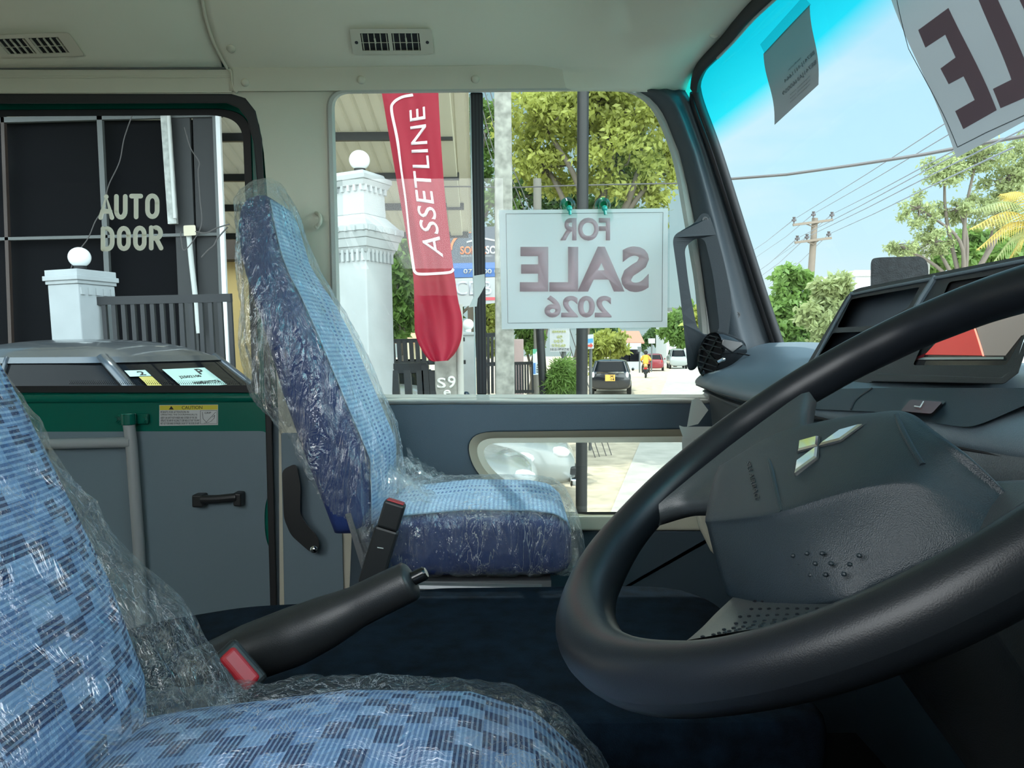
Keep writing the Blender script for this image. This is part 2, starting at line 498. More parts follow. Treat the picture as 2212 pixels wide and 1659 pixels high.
    def grid(s, fn, nu, nv, cu=False, uvf=None, keep=None):
        vs = [fn(i / (nu if cu else nu), j / nv) for j in range(nv + 1) for i in range(nu if cu else nu + 1)]
        w = nu if cu else nu + 1
        uv = [uvf(i / nu, j / nv) for j in range(nv + 1) for i in range(w)] if uvf else None
        fs = []
        for j in range(nv):
            for i in range(nu):
                if keep and not keep((i + .5) / nu, (j + .5) / nv): continue
                fs.append((j * w + i, j * w + (i + 1) % w, (j + 1) * w + (i + 1) % w, (j + 1) * w + i))
        return s.add(vs, fs, uv)
    def fan_cap(s, idx):
        s.f.append(tuple(idx)); return s
    def build(s, name, m, parent=None, smooth=False, bevel=0.0, fix=True, solid=0.0, seg=2, angle=40):
        me = bpy.data.meshes.new(name)
        off = Vector((0, 0, 0)); q = parent
        while q:
            off += q.location; q = q.parent
        me.from_pydata([tuple(x - off) for x in s.v], [], s.f)
        if s.uv:
            ul = me.uv_layers.new(name='UVMap')
            for lp in me.loops:
                ul.data[lp.index].uv = s.uv.get(lp.vertex_index, (0, 0))
        if fix:
            b = bmesh.new(); b.from_mesh(me)
            bmesh.ops.recalc_face_normals(b, faces=b.faces)
            b.to_mesh(me); b.free()
        if smooth:
            for p in me.polygons: p.use_smooth = True
            if smooth != 'all':
                me.set_sharp_from_angle(angle=math.radians(angle))
        o = bpy.data.objects.new(name, me); COL.objects.link(o)
        if m: me.materials.append(m)
        if parent: o.parent = parent
        if solid:
            md = o.modifiers.new('solid', 'SOLIDIFY'); md.thickness = solid; md.offset = 0
        if bevel:
            md = o.modifiers.new('bevel', 'BEVEL'); md.width = bevel; md.segments = seg; md.limit_method = 'ANGLE'; md.angle_limit = math.radians(40)
        return o

def tag(o, label=None, cat=None, group=None, kind=None):
    if label: o['label'] = label
    if cat: o['category'] = cat
    if group: o['group'] = group
    if kind: o['kind'] = kind
    return o
def thing(name, label, cat, loc=(0, 0, 0), group=None):
    o = bpy.data.objects.new(name, None); COL.objects.link(o)
    o.empty_display_size = 0.05
    o.location = loc
    return tag(o, label, cat, group)
def struct(o):
    o['kind'] = 'structure'; return o
def copy_tree(o, parent=None):
    c = o.copy(); COL.objects.link(c)
    if parent: c.parent = parent
    for ch in list(o.children): copy_tree(ch, c)
    return c

def text(name, body, fn, m, parent, bold=0.0, thick=0.0004, mirror=False, cuts=0, spacing=1.0, align=None, font_shear=0, fat=0.0):
    """lettering: fn(u, v, off) maps the 0..1 box of the words onto a surface"""
    cu = bpy.data.curves.new(name, 'FONT')
    cu.body = body; cu.offset = bold; cu.space_character = spacing; cu.shear = font_shear
    cu.align_x = align or 'LEFT'
    cu.resolution_u = 4
    ob = bpy.data.objects.new(name, cu); COL.objects.link(ob)
    dg = bpy.context.evaluated_depsgraph_get(); dg.update()
    me = bpy.data.meshes.new_from_object(ob.evaluated_get(dg))
    bpy.data.objects.remove(ob); bpy.data.curves.remove(cu)
    b = bmesh.new(); b.from_mesh(me); bpy.data.meshes.remove(me)
    if fat:                                # heavier strokes: the outline repeated round a small circle
        src = b.verts[:] + b.edges[:] + b.faces[:]
        for k in range(10):
            d = bmesh.ops.duplicate(b, geom=src)
            for g in d['geom']:
                if isinstance(g, bmesh.types.BMVert): g.co += Vector((math.cos(k * .6283) * fat, math.sin(k * .6283) * fat, 0))
    xs = [v.co.x for v in b.verts]; ys = [v.co.y for v in b.verts]
    x0, x1, y0, y1 = min(xs), max(xs), min(ys), max(ys)
    for v in b.verts:
        u = (v.co.x - x0) / (x1 - x0); w = (v.co.y - y0) / (y1 - y0)
        v.co = Vector((1 - u if mirror else u, w, 0))
    for k in range(1, cuts):
        for nrm in ((1, 0, 0), (0, 1, 0)):
            bmesh.ops.bisect_plane(b, geom=b.verts[:] + b.edges[:] + b.faces[:], plane_co=(k / cuts, k / cuts, 0), plane_no=nrm)
    r = bmesh.ops.extrude_face_region(b, geom=b.faces[:])
    top = [g for g in r['geom'] if isinstance(g, bmesh.types.BMVert)]
    tops = set(top)
    off = Vector((0, 0, 0)); q = parent
    while q:
        off += q.location; q = q.parent
    for v in b.verts:
        v.co = Vector(fn(v.co.x, v.co.y, thick if v in tops else 0.0)) - off
    bmesh.ops.recalc_face_normals(b, faces=b.faces)
    me = bpy.data.meshes.new(name); b.to_mesh(me); b.free()
    me.materials.append(m)
    o = bpy.data.objects.new(name, me); COL.objects.link(o)
    if parent: o.parent = parent
    return o
def quad(bl, br, tl, tr, nrm):             # surface function from four corners
    bl, br, tl, tr, nrm = map(Vector, (bl, br, tl, tr, nrm))
    return lambda u, v, off=0.0: lerp(lerp(bl, br, u), lerp(tl, tr, u), v) + nrm * off
def strip(name, pts, w, m, parent, nrm, t=0.0004):
    """flat line of constant width drawn through 3-D points on a surface"""
    b = MB(); pts = [Vector(p) for p in pts]; n = Vector(nrm).normalized()
    for p, q in zip(pts, pts[1:]):
        d = (q - p).normalized(); s_ = d.cross(n).normalized() * w / 2
        e_ = d * w * 0.3
        b.obox((p + q) / 2 + n * t, (q - p) / 2 + e_, s_, n * t)
    return b.build(name, m, parent)

INW = Vector((0, -1, 0))

# ================================================================== BUS SHELL
# main window opening and lower window opening, in photo pixels on the wall
WIN = rounded([(722, 203), (1392, 196), (1452, 330), (1500, 610), (1522, 852), (740, 852)], [34, 70, 60, 30, 8, 10], 8)
WIN_OUT = rounded([(704, 193), (1412, 186), (1478, 330), (1524, 610), (1545, 872), (720, 872)], [44, 80, 60, 30, 8, 10], 8)
LOW = rounded([(1036, 957), (1560, 955), (1560, 1111), (1220, 1112), (1060, 1020)], [46, 4, 4, 60, 60], 8)
b = MB()
b.slab(Wl, [(-900, 150), (1488, 150), (1496, 196), (1530, 330), (1586, 490), (1640, 655), (1672, 780), (1690, 905), (1900, 905), (1900, 1700), (606, 1700), (602, 900), (588, 640), (578, 430), (570, 330), (560, 270), (545, 235), (524, 210), (500, 203), (-900, 205)], [WIN, LOW], 0.0, -0.045)
struct(b.build('wall_left', CREAM, smooth=True))
# the near side of the bus: solid below; unseen window opening moved rearward to keep light off the wheel
b = MB()
for x0, x1, z0, z1 in ((-2.6, 1.0, -1.05, 0.0), (-2.6, 1.0, 0.62, 1.0), (-2.6, -1.25, 0.0, 0.62), (-0.04, 1.0, 0.0, 0.62)):
    b.box(V(x0, -0.09, z0), V(x1, -0.06, z1))
struct(b.build('wall_right', CREAM))
b = MB()
b.box(V(-2.62, -0.06, -1.05), V(-2.6, 2.08, 0.0)); b.box(V(-2.62, -0.06, 0.62), V(-2.6, 2.0, 1.0))
b.box(V(-2.62, -0.06, 0.0), V(-2.6, 2.05, 0.62))
struct(b.build('wall_back', CREAM))
b = MB()
b.box(V(-2.62, -0.1, -1.10), V(1.05, 2.12, -1.05))
struct(b.build('floor', FLOORM))
# nose of the bus under the windscreen
b = MB()
b.box(V(0.93, -0.06, -1.05), V(0.97, 2.08, -0.085))
struct(b.build('wall_front', SLATE))

# ---- ceiling: sloping cove, the moulded front header and the flat roof lining
def edge_px(py):                           # where the front header meets the windscreen rubber
    return interp([(-260, 1850), (-60, 1686), (0, 1634), (52, 1588), (57, 1582), (90, 1554), (110, 1535), (150, 1500), (175, 1487), (197, 1480)], py)
def head(u, v):
    py = lerp(-240, 197, v)
    e_ = edge_px(py)
    px = lerp(interp([(-240, 395), (0, 438), (45, 447), (90, 462), (125, 479), (150, 493), (197, 496)], py), e_, u)
    s_ = smooth((px - 1080) / (e_ - 1080))
    k = Kp(px, py)
    d = ray(px, py)
    yk = k.y
    if py > 150:
        yk = lerp(Kp(px, 150).y, Wl(px, 197).y - 0.004, (py - 150) / 47)
    tgt = Ws(e_, py, 0.012)
    y = lerp(yk, lerp(yk, tgt.y, 0.97), s_ ** 1.6)
    # the pressed recess above the windscreen
    c = smooth((px - 1315) / 50) * smooth((118 - (px - 1330) * 0.12 - py) / 60) * smooth((e_ - 25 - px) / 60)
    y += 0.016 * c
    q = O + d * (y / d.y)
    return q
b = MB(); b.grid(head, 70, 46)
ceil = struct(b.build('ceiling', CREAMD, smooth='all', solid=0.006))
b = MB()
prof = [(1.99, .72), (1.83, .837), (1.70, .895), (1.5, .925), (1.06, .945), (0.6, .925), (0.3, .86), (0.08, .74), (-0.06, .62)]
def cove(u, v):
    i = min(int(v * (len(prof) - 1)), len(prof) - 2); t = v * (len(prof) - 1) - i
    y, z = lerp(prof[i][0], prof[i + 1][0], t), lerp(prof[i][1], prof[i + 1][1], t)
    p, q = Kp(498, 150), Kp(430, 0)
    xe = -0.735 + (1.99 - y) * 0.12
    return V(lerp(-2.6, xe, u), y, z + 0.002)
b.grid(cove, 4, 48)
struct(b.build('ceiling_rear', CREAMD, smooth='all', solid=0.006))
b = MB()
b.grid(lambda u, v: V(lerp(-0.76, 0.50, u), lerp(-0.06, 1.86, v), 0.955 - 0.10 * (abs(v - 0.5) * 2) ** 4 - 0.12 * smooth((u - 0.55) / 0.45)), 12, 16)
b.grid(lambda u, v: V(ws_x(lerp(-0.05, 1.5, u), 0.70) - 0.012 - 0.17 * v, lerp(-0.05, 1.5, u), 0.69 + 0.14 * v ** 0.7), 16, 4)
struct(b.build('ceiling_front', CREAMD, smooth='all', solid=0.008))
b = MB(); b.box(V(-2.62, -0.1, 0.975), V(0.50, 2.06, 0.99))
b.box(V(-2.62, 2.00, 0.73), V(0.5, 2.06, 0.99))
struct(b.build('roof', GREEN))

# piping along the join between the front and rear linings
pts = spline([Kp(434, -30, .004), Kp(437, 0, .004), Kp(446, 45, .004), Kp(461, 90, .004), Kp(478, 125, .004), Kp(491, 148, .004)], 6)
b = MB(); b.tube(pts, 0.0038, 8)
b.tube(spline([Wl(493, 148, .006), Wl(500, 158, .008), Wl(502, 180, .008), Wl(507, 195, .008), Wl(513, 200, .006)], 5), 0.0038, 8)
struct(b.build('trim_1', CREAM, smooth=True))
# flat rail over the door
b = MB(); b.slab(Wl, [(-900, 152), (498, 150), (501, 200), (-900, 205)], [], 0.006, 0.0)
b.slab(Wl, [(-900, 166), (499, 164), (499, 168), (-900, 170)], [], 0.0075, 0.006)
struct(b.build('trim_2', CREAM, bevel=0.002))
b = MB(); b.slab(Wl, [(-900, 148), (494, 145), (496, 149), (-900, 152)], [], 0.010, 0.0)
struct(b.build('trim_3', mat('rail shadow gap plastic', (0.10, 0.11, 0.10), 0.7)))
# raised rail over the window, with a rounded end
b = MB(); b.slab(Wl, rounded([(503, 149), (1345, 137), (1396, 150), (1398, 176), (1376, 192), (506, 197)], [6, 26, 14, 14, 10, 4], 5), [], 0.012, -0.004)
rail = struct(b.build('trim_4', CREAM, bevel=0.005, seg=3))
def cap_screw(c, n, r, label):
    b = MB(); n = Vector(n).normalized()
    b.lathe(Vector(c) - n * 0.001, n, [(0, r), (0.003, r), (0.006, r * 0.85), (0.0078, r * 0.5), (0.0083, r * 0.1)], 20)
    o = b.build('screw_cap', CREAM, smooth=True)
    return tag(o, label, 'screw cap', 'screw caps on the ceiling trim')
NK = Vector((0, -0.59, -0.807))
cap_screw(Wl(530, 178, .012), INW, .0105, 'round cream screw cap at the rear end of the rail, above the door window corner')
cap_screw(Wl(781, 173, .012), INW, .0105, 'round cream screw cap on the rail above the red banner')
cap_screw(Wl(1027, 171, .012), INW, .0105, 'round cream screw cap on the rail above the black window bar')
cap_screw(Wl(1276, 170, .012), INW, .0105, 'round cream screw cap at the front end of the rail, nearest the windscreen')
cap_screw(Kp(499, 105, .004), NK, .0105, 'round cream screw cap on the ceiling beside the lining seam')
# small clip pad near the windscreen header
def head_pt(px, py):
    best = None
    e_ = edge_px(py); v = (py + 240) / 437
    l_ = interp([(-240, 395), (0, 438), (45, 447), (90, 462), (125, 479), (150, 493), (197, 496)], py)
    return head((px - l_) / (e_ - l_), v)
b = MB()
q = head_pt(1543, 74); b.ball(q, 0.011, (1, .5, .8), 16)
struct(b.build('trim_5', CREAMD, smooth=True))

# ---- air vents in the cove
def vent(corners, label, scr):
    (x0, y0), (x1, y1), (x2, y2), (x3, y3) = corners          # TL TR BR BL in px
    t = thing('air_vent', label, 'air vent', Kp((x0 + x2) / 2, (y0 + y2) / 2), 'ceiling air vents')
    def m2(u, v, off):                                         # u right, v down
        px = lerp(lerp(x0, x1, u), lerp(x3, x2, u), v); py = lerp(lerp(y0, y1, u), lerp(y3, y2, u), v)
        return Kp(px, py, off + 0.004)
    fr = rounded([(0, 0), (1, 0), (1, 1), (0, 1)], 0.07, 5)
    fr = [(u, v) for u, v in fr]
    holes = [[(.125, .18), (.46, .18), (.46, .86), (.125, .86)], [(.505, .18), (.845, .18), (.845, .86), (.505, .86)]]
    b = MB(); b.slab(m2, fr, holes, 0.007, 0.0005)
    b.build('frame', CREAM, t, bevel=0.0012)
    b = MB(); b.slab(m2, [(.11, .15), (.86, .15), (.86, .88), (.11, .88)], [], 0.0007, 0.0002)
    b.build('duct', BLACKR, t)
    for h in holes:
        ua, ub = h[0][0], h[1][0]
        for k in range(5):
            uu = lerp(ua + .02, ub - .02, k / 4)
            b = MB(); b.bar(m2(uu, .19, .0035), m2(uu, .85, .0035), 0.0016, 0.006, NK)
            b.build('vane', CREAM, t)
        b = MB(); b.bar(m2(ua, .54, .0015), m2(ub, .54, .0015), 0.0012, 0.002, NK)
        b.build('vane', CREAM, t)
        mid = lerp(ua, ub, .5)
        b = MB(); b.bar(m2(mid, .36, .0065), m2(mid + .005, .58, .0065), 0.004, 0.004, NK)
        b.build('tab', CREAM, t, bevel=.0008)
        b = MB(); b.bar(m2(ua, .87, .005), m2(ub, .87, .005), 0.003, 0.003, NK)
        b.build('lip', CREAM, t)
    if scr:
        for u, v in ((.065, .53), (.935, .53)):
            b = MB(); b.lathe(m2(u, v, .0065), NK, [(0, .0042), (.0012, .0042), (.0014, .003)], 14)
            b.build('screw', BLACKP, t, smooth=True)
    return t
vent([(754, 62), (932, 62), (937, 117), (763, 118)], 'cream ceiling air vent above the window, with a dark screw at each end', True)
vent([(-42, 77), (148, 70), (184, 121), (2, 125)], 'cream ceiling air vent above the sliding door, cut by the photo edge', False)

# ================================================================== SLIDING DOOR
door = struct(thing('door_1', None, None, Wl(300, 1000)))
DO = -0.075                                                    # the door leaf sits outside the wall face
def Dl(px, py, off=0.0): return Wl(px, py, DO + off)
# opening reveal: black rubber round the opening, seen from inside
outer = [(-900, 203), (500, 203), (530, 212), (552, 240), (566, 300), (572, 420), (580, 640), (606, 1620), (592, 1620), (566, 640), (558, 430), (548, 310), (534, 258), (516, 234), (490, 223), (-900, 226)]
b = MB(); b.slab(Wl, outer, [], 0.004, -0.05)
b.build('door_seal', BLACKR, door, bevel=0.003)
# green pressed door frame with the window hole
HOLE = rounded([(-60, 238), (500, 235), (540, 262), (548, 500), (560, 848), (-60, 848)], [60, 46, 30, 30, 14, 30], 7)
b = MB(); b.slab(Dl, [(-300, 180), (640, 180), (640, 950), (-300, 950)], [HOLE], 0.008, -0.012)
b.build('door_frame', GREEN, door, bevel=0.004)
b = MB(); b.tube([Dl(-300, 862, .006), Dl(600, 858, .006)], 0.014, 14)
b.build('door_rail', GREEN, door, smooth=True)
SEAL_IN = rounded([(-40, 252), (488, 249), (524, 276), (533, 500), (545, 832), (-40, 834)], [60, 44, 30, 30, 14, 30], 7)
b = MB(); b.slab(Dl, HOLE, [SEAL_IN], 0.014, -0.012)
b.build('window_seal', BLACKR, door, bevel=0.004)
b = MB(); b.slab(Dl, SEAL_IN, [], 0.0, -0.004)
b.build('window_pane', glass_mat('door glass', (0.62, 0.67, 0.68), 0.016), door)
# dotted ceramic border along the lower edge of the pane
b = MB()
for r_ in range(3):
    for k in range(90):
        x = 150 + k * 4.3 + (r_ % 2) * 2.1
        if x < 540: b.slab(Dl, [(x, 830 - r_ * 3.2), (x + 2 - r_ * .4, 830 - r_ * 3.2), (x + 2 - r_ * .4, 828 - r_ * 3.2 + r_ * .3), (x, 828 - r_ * 3.2 + r_ * .3)], [], 0.001, 0.0004)
b.build('window_border', BLACKR, door)
# lettering on the glass
LET = mat('cream lettering film', (0.93, 0.92, 0.78), 0.6)
def arc(cx, cy, rx, ry, a0, a1, n=10):
    return [(cx + rx * math.cos(math.radians(lerp(a0, a1, k / n))), cy + ry * math.sin(math.radians(lerp(a0, a1, k / n)))) for k in range(n + 1)]
GLY = {'A': [[(.08, 0), (.5, 1), (.92, 0)], [(.22, .30), (.78, .30)]],
       'U': [[(.1, 1), (.1, .32)] + arc(.5, .32, .40, .32, 180, 360) + [(.9, 1)]],
       'T': [[(0, 1), (1, 1)], [(.5, 1), (.5, 0)]],
       'O': [arc(.5, .70, .40, .30, 0, 180) + arc(.5, .30, .40, .30, 180, 360) + [(.9, .70)]],
       'D': [[(.1, 0), (.1, 1), (.45, 1)] + arc(.45, .64, .45, .36, 90, 0) + arc(.45, .36, .45, .36, 0, -90) + [(.1, 0)]],
       'R': [[(.1, 0), (.1, 1), (.50, 1)] + arc(.50, .74, .38, .26, 90, -90) + [(.1, .48)], [(.50, .48), (.92, 0)]]}
def word(letters, tilt):
    b = MB(); w = 5.0                         # half the stroke is 5 px on the glass
    for ch, x0, x1, y0, y1 in letters:
        for st_ in GLY[ch]:
            P = [(lerp(x0 + w, x1 - w, x), lerp(y1 - w, y0 + w, y) - tilt * (x0 - 210)) for x, y in st_]
            pts = [Dl(x, y, .0012) for x, y in P]
            b.tube(pts, w * 2.1 / F_PX, 12, flat=.07, up=(0, 1, 0))
            for p in (pts[0], pts[-1]): b.ball(p, w * 2.1 / F_PX, (1, .07, 1), 12)
            for i in range(1, len(pts) - 1): b.ball(pts[i], w * 2.1 / F_PX, (1, .07, 1), 12)
    return b.build('lettering', LET, door, smooth=True)
word([('A', 210, 249, 420, 475), ('U', 244, 278, 420, 475), ('T', 279, 309, 420, 475), ('O', 311, 347, 420, 475)], .02)
word([('D', 215, 250, 489, 543), ('O', 250, 285, 489, 543), ('O', 285, 319, 489, 543), ('R', 319, 355, 489, 543)], .02)
# grey lower panel
b = MB(); b.slab(Dl, rounded([(-300, 934), (583, 931), (588, 1056), (581, 1066), (574, 1086), (571, 1110), (573, 1160), (583, 1188), (593, 1204), (610, 1620), (-300, 1620)], [4, 22, 4, 6, 10, 20, 20, 8, 4, 4, 4], 5), [], 0.016, 0.0)
b.build('lower_panel', GREYP, door, bevel=0.003)
b = MB(); b.slab(Dl, [(586, 925), (599, 925), (616, 1620), (602, 1620)], [], 0.019, 0.0)
b.build('edge_strip', BLACKR, door)
b = MB(); b.slab(Dl, [(560, 1050), (596, 1050), (600, 1210), (560, 1210)], [], 0.010, 0.002)
b.build('inner_skin', GREEN, door)
# pull handle
hd = MB()
hd.tube([Dl(432, 1079, .05), Dl(470, 1078, .05), Dl(512, 1074, .05)], 0.0125, 12, flat=0.7, up=(0, 1, 0))
hd.obox(Dl(432, 1080, .035), Vector((.015, 0, 0)), Vector((0, .02, 0)), Vector((0, 0, .0175)))
hd.obox(Dl(517, 1077, .035), Vector((.011, 0, -.001)), Vector((0, .02, 0)), Vector((0, 0, .0185)))
hd.build('handle', BLACKP, door, bevel=0.006, seg=3)
# grey tubular arm
b = MB()
b.tube([Dl(277, 905, .045), Dl(284, 960, .045), Dl(300, 1180, .045), Dl(306, 1345, .045)], 0.0155, 16)
b.tube([Dl(283, 955, .05), Dl(200, 957, .05), Dl(60, 960, .05)], 0.0145, 16)
b.build('grab_pole', GREYM, door, smooth=True)
b = MB()
b.obox(Dl(288, 905, .02), Vector((.042, 0, 0)), Vector((0, .006, 0)), Vector((0, 0, .014)))
b.cyl(Dl(277, 893, .045), Dl(278, 918, .045), 0.019)
b.build('pole_bracket', GREEN, door, bevel=.003)
for px in (252, 312):
    b = MB(); b.lathe(Dl(px, 906, .026), INW, [(0, .011), (.004, .011), (.004, .0075), (.010, .0075)], 6)
    b.build('bolt', GREEN, door)
# caution sticker
st = MB(); st.slab(Dl, [(344, 875), (471, 874), (471, 918), (344, 920)], [], 0.0092, 0.0082)
st = st.build('caution_label', mat('sticker white', (0.55, 0.58, 0.58), 0.5), door); st['label'] = 'yellow and white caution sticker'
b = MB(); b.slab(Dl, [(345, 876), (470.4, 875), (470.4, 885), (345, 886)], [], 0.0096, 0.0092)
b.build('header', mat('sticker yellow', (0.62, 0.55, 0.04), 0.5), st)
INK = mat('black ink', (0.01, 0.01, 0.012), 0.6)
def dq(x0, y0, x1, y1, off=.0096): return quad(Dl(x0, y1, off), Dl(x1, y1 - .4, off), Dl(x0, y0, off), Dl(x1, y0 - .4, off), INW)
b = MB(); b.slab(Dl, [(370, 877), (375.5, 884.5), (364.5, 884.5)], [], .0099, .0096)
b.build('warning_sign', INK, st)
text('lettering', 'CAUTION', dq(393, 877, 437, 884), INK, st)
for i, (s_, x1) in enumerate((('POINTS FOR ATTENTION IN', 408), ('OPERATING THE DOOR(MANUALLY)', 426), ('ASSIST CAR SAFETY BOTH INSIDE AND OUTSIDE OF THE CAR.', 426), ('OPERATE THE ARM BY HOLDING ITS GRIP AREA SO THAT YOU MAY', 431), ('NOT GET YOUR HAND OR FINGERS CAUGHT BY THE DOOR OR ARM.', 431))):
    text('lettering', s_, dq(347, 888 + i * 6.1, x1, 892.6 + i * 6.1, .0093), INK, st)
text('lettering', 'GRIP', dq(442, 890, 456, 894, .0093), INK, st)
nn = INW
strip('drawing', [Dl(433, 887, .0094), Dl(433, 915.5, .0094), Dl(469, 915, .0094), Dl(469, 886.5, .0094), Dl(433, 887, .0094)], .0007, INK, st, nn)
strip('drawing', [Dl(437, 890, .0094), Dl(439, 905, .0094), Dl(446, 912, .0094), Dl(452, 905, .0094), Dl(458, 899, .0094), Dl(466, 890, .0094)], .0008, INK, st, nn)
strip('drawing', [Dl(441, 914, .0094), Dl(449, 913, .0094), Dl(456, 910, .0094), Dl(463, 903, .0094), Dl(464, 897, .0094), Dl(459, 901, .0094)], .0008, INK, st, nn)

# ================================================================== LOWER WALL PANELS
# moulded beige surround of the lower window
RIM_O = rounded([(1004, 934), (1560, 926), (1560, 1146), (1215, 1146), (1025, 1030)], [60, 4, 4, 60, 70], 8)
b = MB(); b.slab(Wl, [(838, 874), (1600, 871), (1900, 900), (1900, 1700), (1230, 1700), (740, 1620), (760, 1150), (870, 1060), (858, 930)], [RIM_O], 0.014, 0.0)
struct(b.build('trim_6', SLATE, bevel=0.004))
RIM_M = mat('beige moulded rim', (0.27, 0.24, 0.18), 0.6, bump=.15, bscale=900)
b = MB()
n_ = len(LOW)
ro = RIM_O if len(RIM_O) == n_ else None
vs, fs = [], []
for k, (lp, off) in enumerate(((RIM_O, 0.016), (RIM_O, 0.019), ([(x * .5 + X * .5, y * .5 + Y * .5) for (x, y), (X, Y) in zip(RIM_O, LOW)], 0.004), (LOW, -0.045))):
    vs += [Wl(x, y, off) for x, y in lp]
for k in range(3):
    for i in range(n_):
        j = (i + 1) % n_
        fs.append((k * n_ + i, k * n_ + j, (k + 1) * n_ + j, (k + 1) * n_ + i))
b.add(vs, fs)
struct(b.build('trim_7', RIM_M, smooth=True))
w2 = struct(thing('window_2', None, None, Wl(1280, 1030)))
b = MB(); b.slab(Wl, LOW, [], -0.036, -0.040); b.build('window_pane', CLEAR, w2)
b = MB(); b.slab(Wl, [(1200, 1106), (1560, 1105), (1560, 1112), (1205, 1113)], [], -.02, -.045); b.build('window_seal', BLACKR, w2)
# pale ledge under the lower window
b = MB(); b.slab(Wl, [(1150, 1115), (1560, 1112), (1560, 1145), (1150, 1147)], [], 0.030, 0.0)
struct(b.build('trim_8', CREAM, bevel=0.006, seg=3))
# B-pillar lower cladding
b = MB(); b.slab(Wl, [(607, 935), (735, 935), (750, 1620), (620, 1620)], [], 0.010, 0.0)
b.slab(Wl, [(585, 880), (612, 880), (632, 1700), (600, 1700)], [], -0.02, -0.075)
struct(b.build('trim_9', GREYP, bevel=0.004))
# grey coat hook on the pillar
hk = MB(); hk.tube(spline([Wl(683, 460, .004), Wl(691, 466, .02), Wl(692, 480, .028), Wl(684, 490, .02)], 6), 0.005, 10)
hk.ball(Wl(684, 490, .02), .0065)
tag(hk.build('coat_hook', CREAM, smooth=True), 'small cream coat hook on the pillar behind the wrapped passenger seat', 'hook')

# ================================================================== SIDE WINDOW
w1 = struct(thing('window_1', None, None, Wl(1100, 520)))
b = MB()
n_ = len(WIN)
vs, fs = [], []
for lp, off in ((WIN_OUT, 0.001), ([(x * .8 + X * .2, y * .8 + Y * .2) for (x, y), (X, Y) in zip(WIN_OUT, WIN)], 0.012), ([(x * .35 + X * .65, y * .35 + Y * .65) for (x, y), (X, Y) in zip(WIN_OUT, WIN)], 0.013), (WIN, 0.004), (WIN, -0.045)):
    vs += [Wl(x, y, off) for x, y in lp]
for k in range(4):
    for i in range(n_):
        j = (i + 1) % n_
        fs.append((k * n_ + i, k * n_ + j, (k + 1) * n_ + j, (k + 1) * n_ + i))
b.add(vs, fs); b.build('window_frame', GASKET, w1, smooth=True)
b = MB(); b.slab(Wl, WIN, [], -0.030, -0.034); b.build('window_pane', CLEAR, w1)
b = MB(); b.slab(Wl, [(1016, 200), (1043, 200), (1052, 852), (1030, 852)], [], -0.016, -0.028)
sash = b.build('sash', BLACKR, w1, bevel=.003)
for k in range(3):
    x = 1022 + k * 7
    b = MB(); b.slab(Wl, [(x, 203), (x + 2, 203), (x + 11, 850), (x + 9, 850)], [], -0.0150, -0.0165); b.build('rib', mat('sash groove', (.03, .035, .038), .5), sash)
b = MB(); b.slab(Wl, [(1014, 203), (1017, 203), (1029, 851), (1026, 851)], [], -0.016, -0.024)
b.build('glass_edge', mat('pale glass edge', (.45, .52, .5), .2), w1)
# torn white paper left on the sash
b = MB(); b.slab(Wl, [(1022, 596), (1047, 592), (1048, 617), (1040, 632), (1032, 645), (1030, 662), (1012, 664), (1024, 640)], [], -0.0138, -0.0145)
tag(b.build('paper_scrap', mat('white tape', (.62, .66, .62), .7)), 'torn scrap of white paper stuck to the black window bar', 'paper')
# sill strip under the window
b = MB()
b.grid(lambda u, v: Wl(lerp(832, 1530, u), lerp(858, 874, v) - 1.0 * math.sin(u * 9) , 0.004 + 0.016 * math.sin(math.pi * v) + 0.002 * math.sin(u * 23)), 60, 8)
struct(b.build('trim_10', GASKET, smooth='all'))

# FOR SALE notice on the glass
def sp(u, v, off=0.0):                     # paper in the window plane, hung by two suckers
    bl, br, tl, tr = (1084, 711), (1441, 707), (1078, 454), (1443, 450)
    px = lerp(lerp(bl[0], br[0], u), lerp(tl[0], tr[0], u), v); py = lerp(lerp(bl[1], br[1], u), lerp(tl[1], tr[1], u), v)
    return Wl(px, py, 0.006 + off)
sg = MB(); sg.grid(lambda u, v: sp(u, v) + Vector((0, 0.003 * math.sin(u * 5) * (1 - v), 0)), 24, 16)
sg = sg.build('sale_sign', PAPER, smooth='all')
tag(sg, 'white sign reading FOR SALE 2026 backwards, hung in the side window', 'sign')
def spf(x0, y0, x1, y1):                   # box given in px, on the sign (v up)
    def g(u, v, off):
        px, py = lerp(x0, x1, u), lerp(y1, y0, v)
        return Wl(px, py, 0.0105 + off)
    return g
text('lettering', 'FOR', spf(1210, 470, 1318, 520), INKM, sg, bold=.035, mirror=True)
text('lettering', 'SALE', spf(1123, 532, 1402, 631), INKM, sg, bold=.035, mirror=True)
text('lettering', '2026', spf(1176, 638, 1321, 686), INKM, sg, bold=.035, mirror=True)
strip('border_line', [Wl(1093, 462, .0105), Wl(1432, 459, .0105), Wl(1430, 694, .0105), Wl(1097, 698, .0105), Wl(1093, 462, .0105)], .0011, GREYINK, sg, INW)
b = MB(); b.slab(Wl, rounded([(1074, 451), (1447, 447), (1446, 711), (1080, 715)], 5, 3), [], 0.0128, 0.0120)
b.build('sleeve', glass_mat('clear plastic sleeve', (.93, .95, .95), .05, .15), sg)
SUCK = glass_mat('green sucker plastic', (0.05, 0.75, 0.55), 0.10, .05)
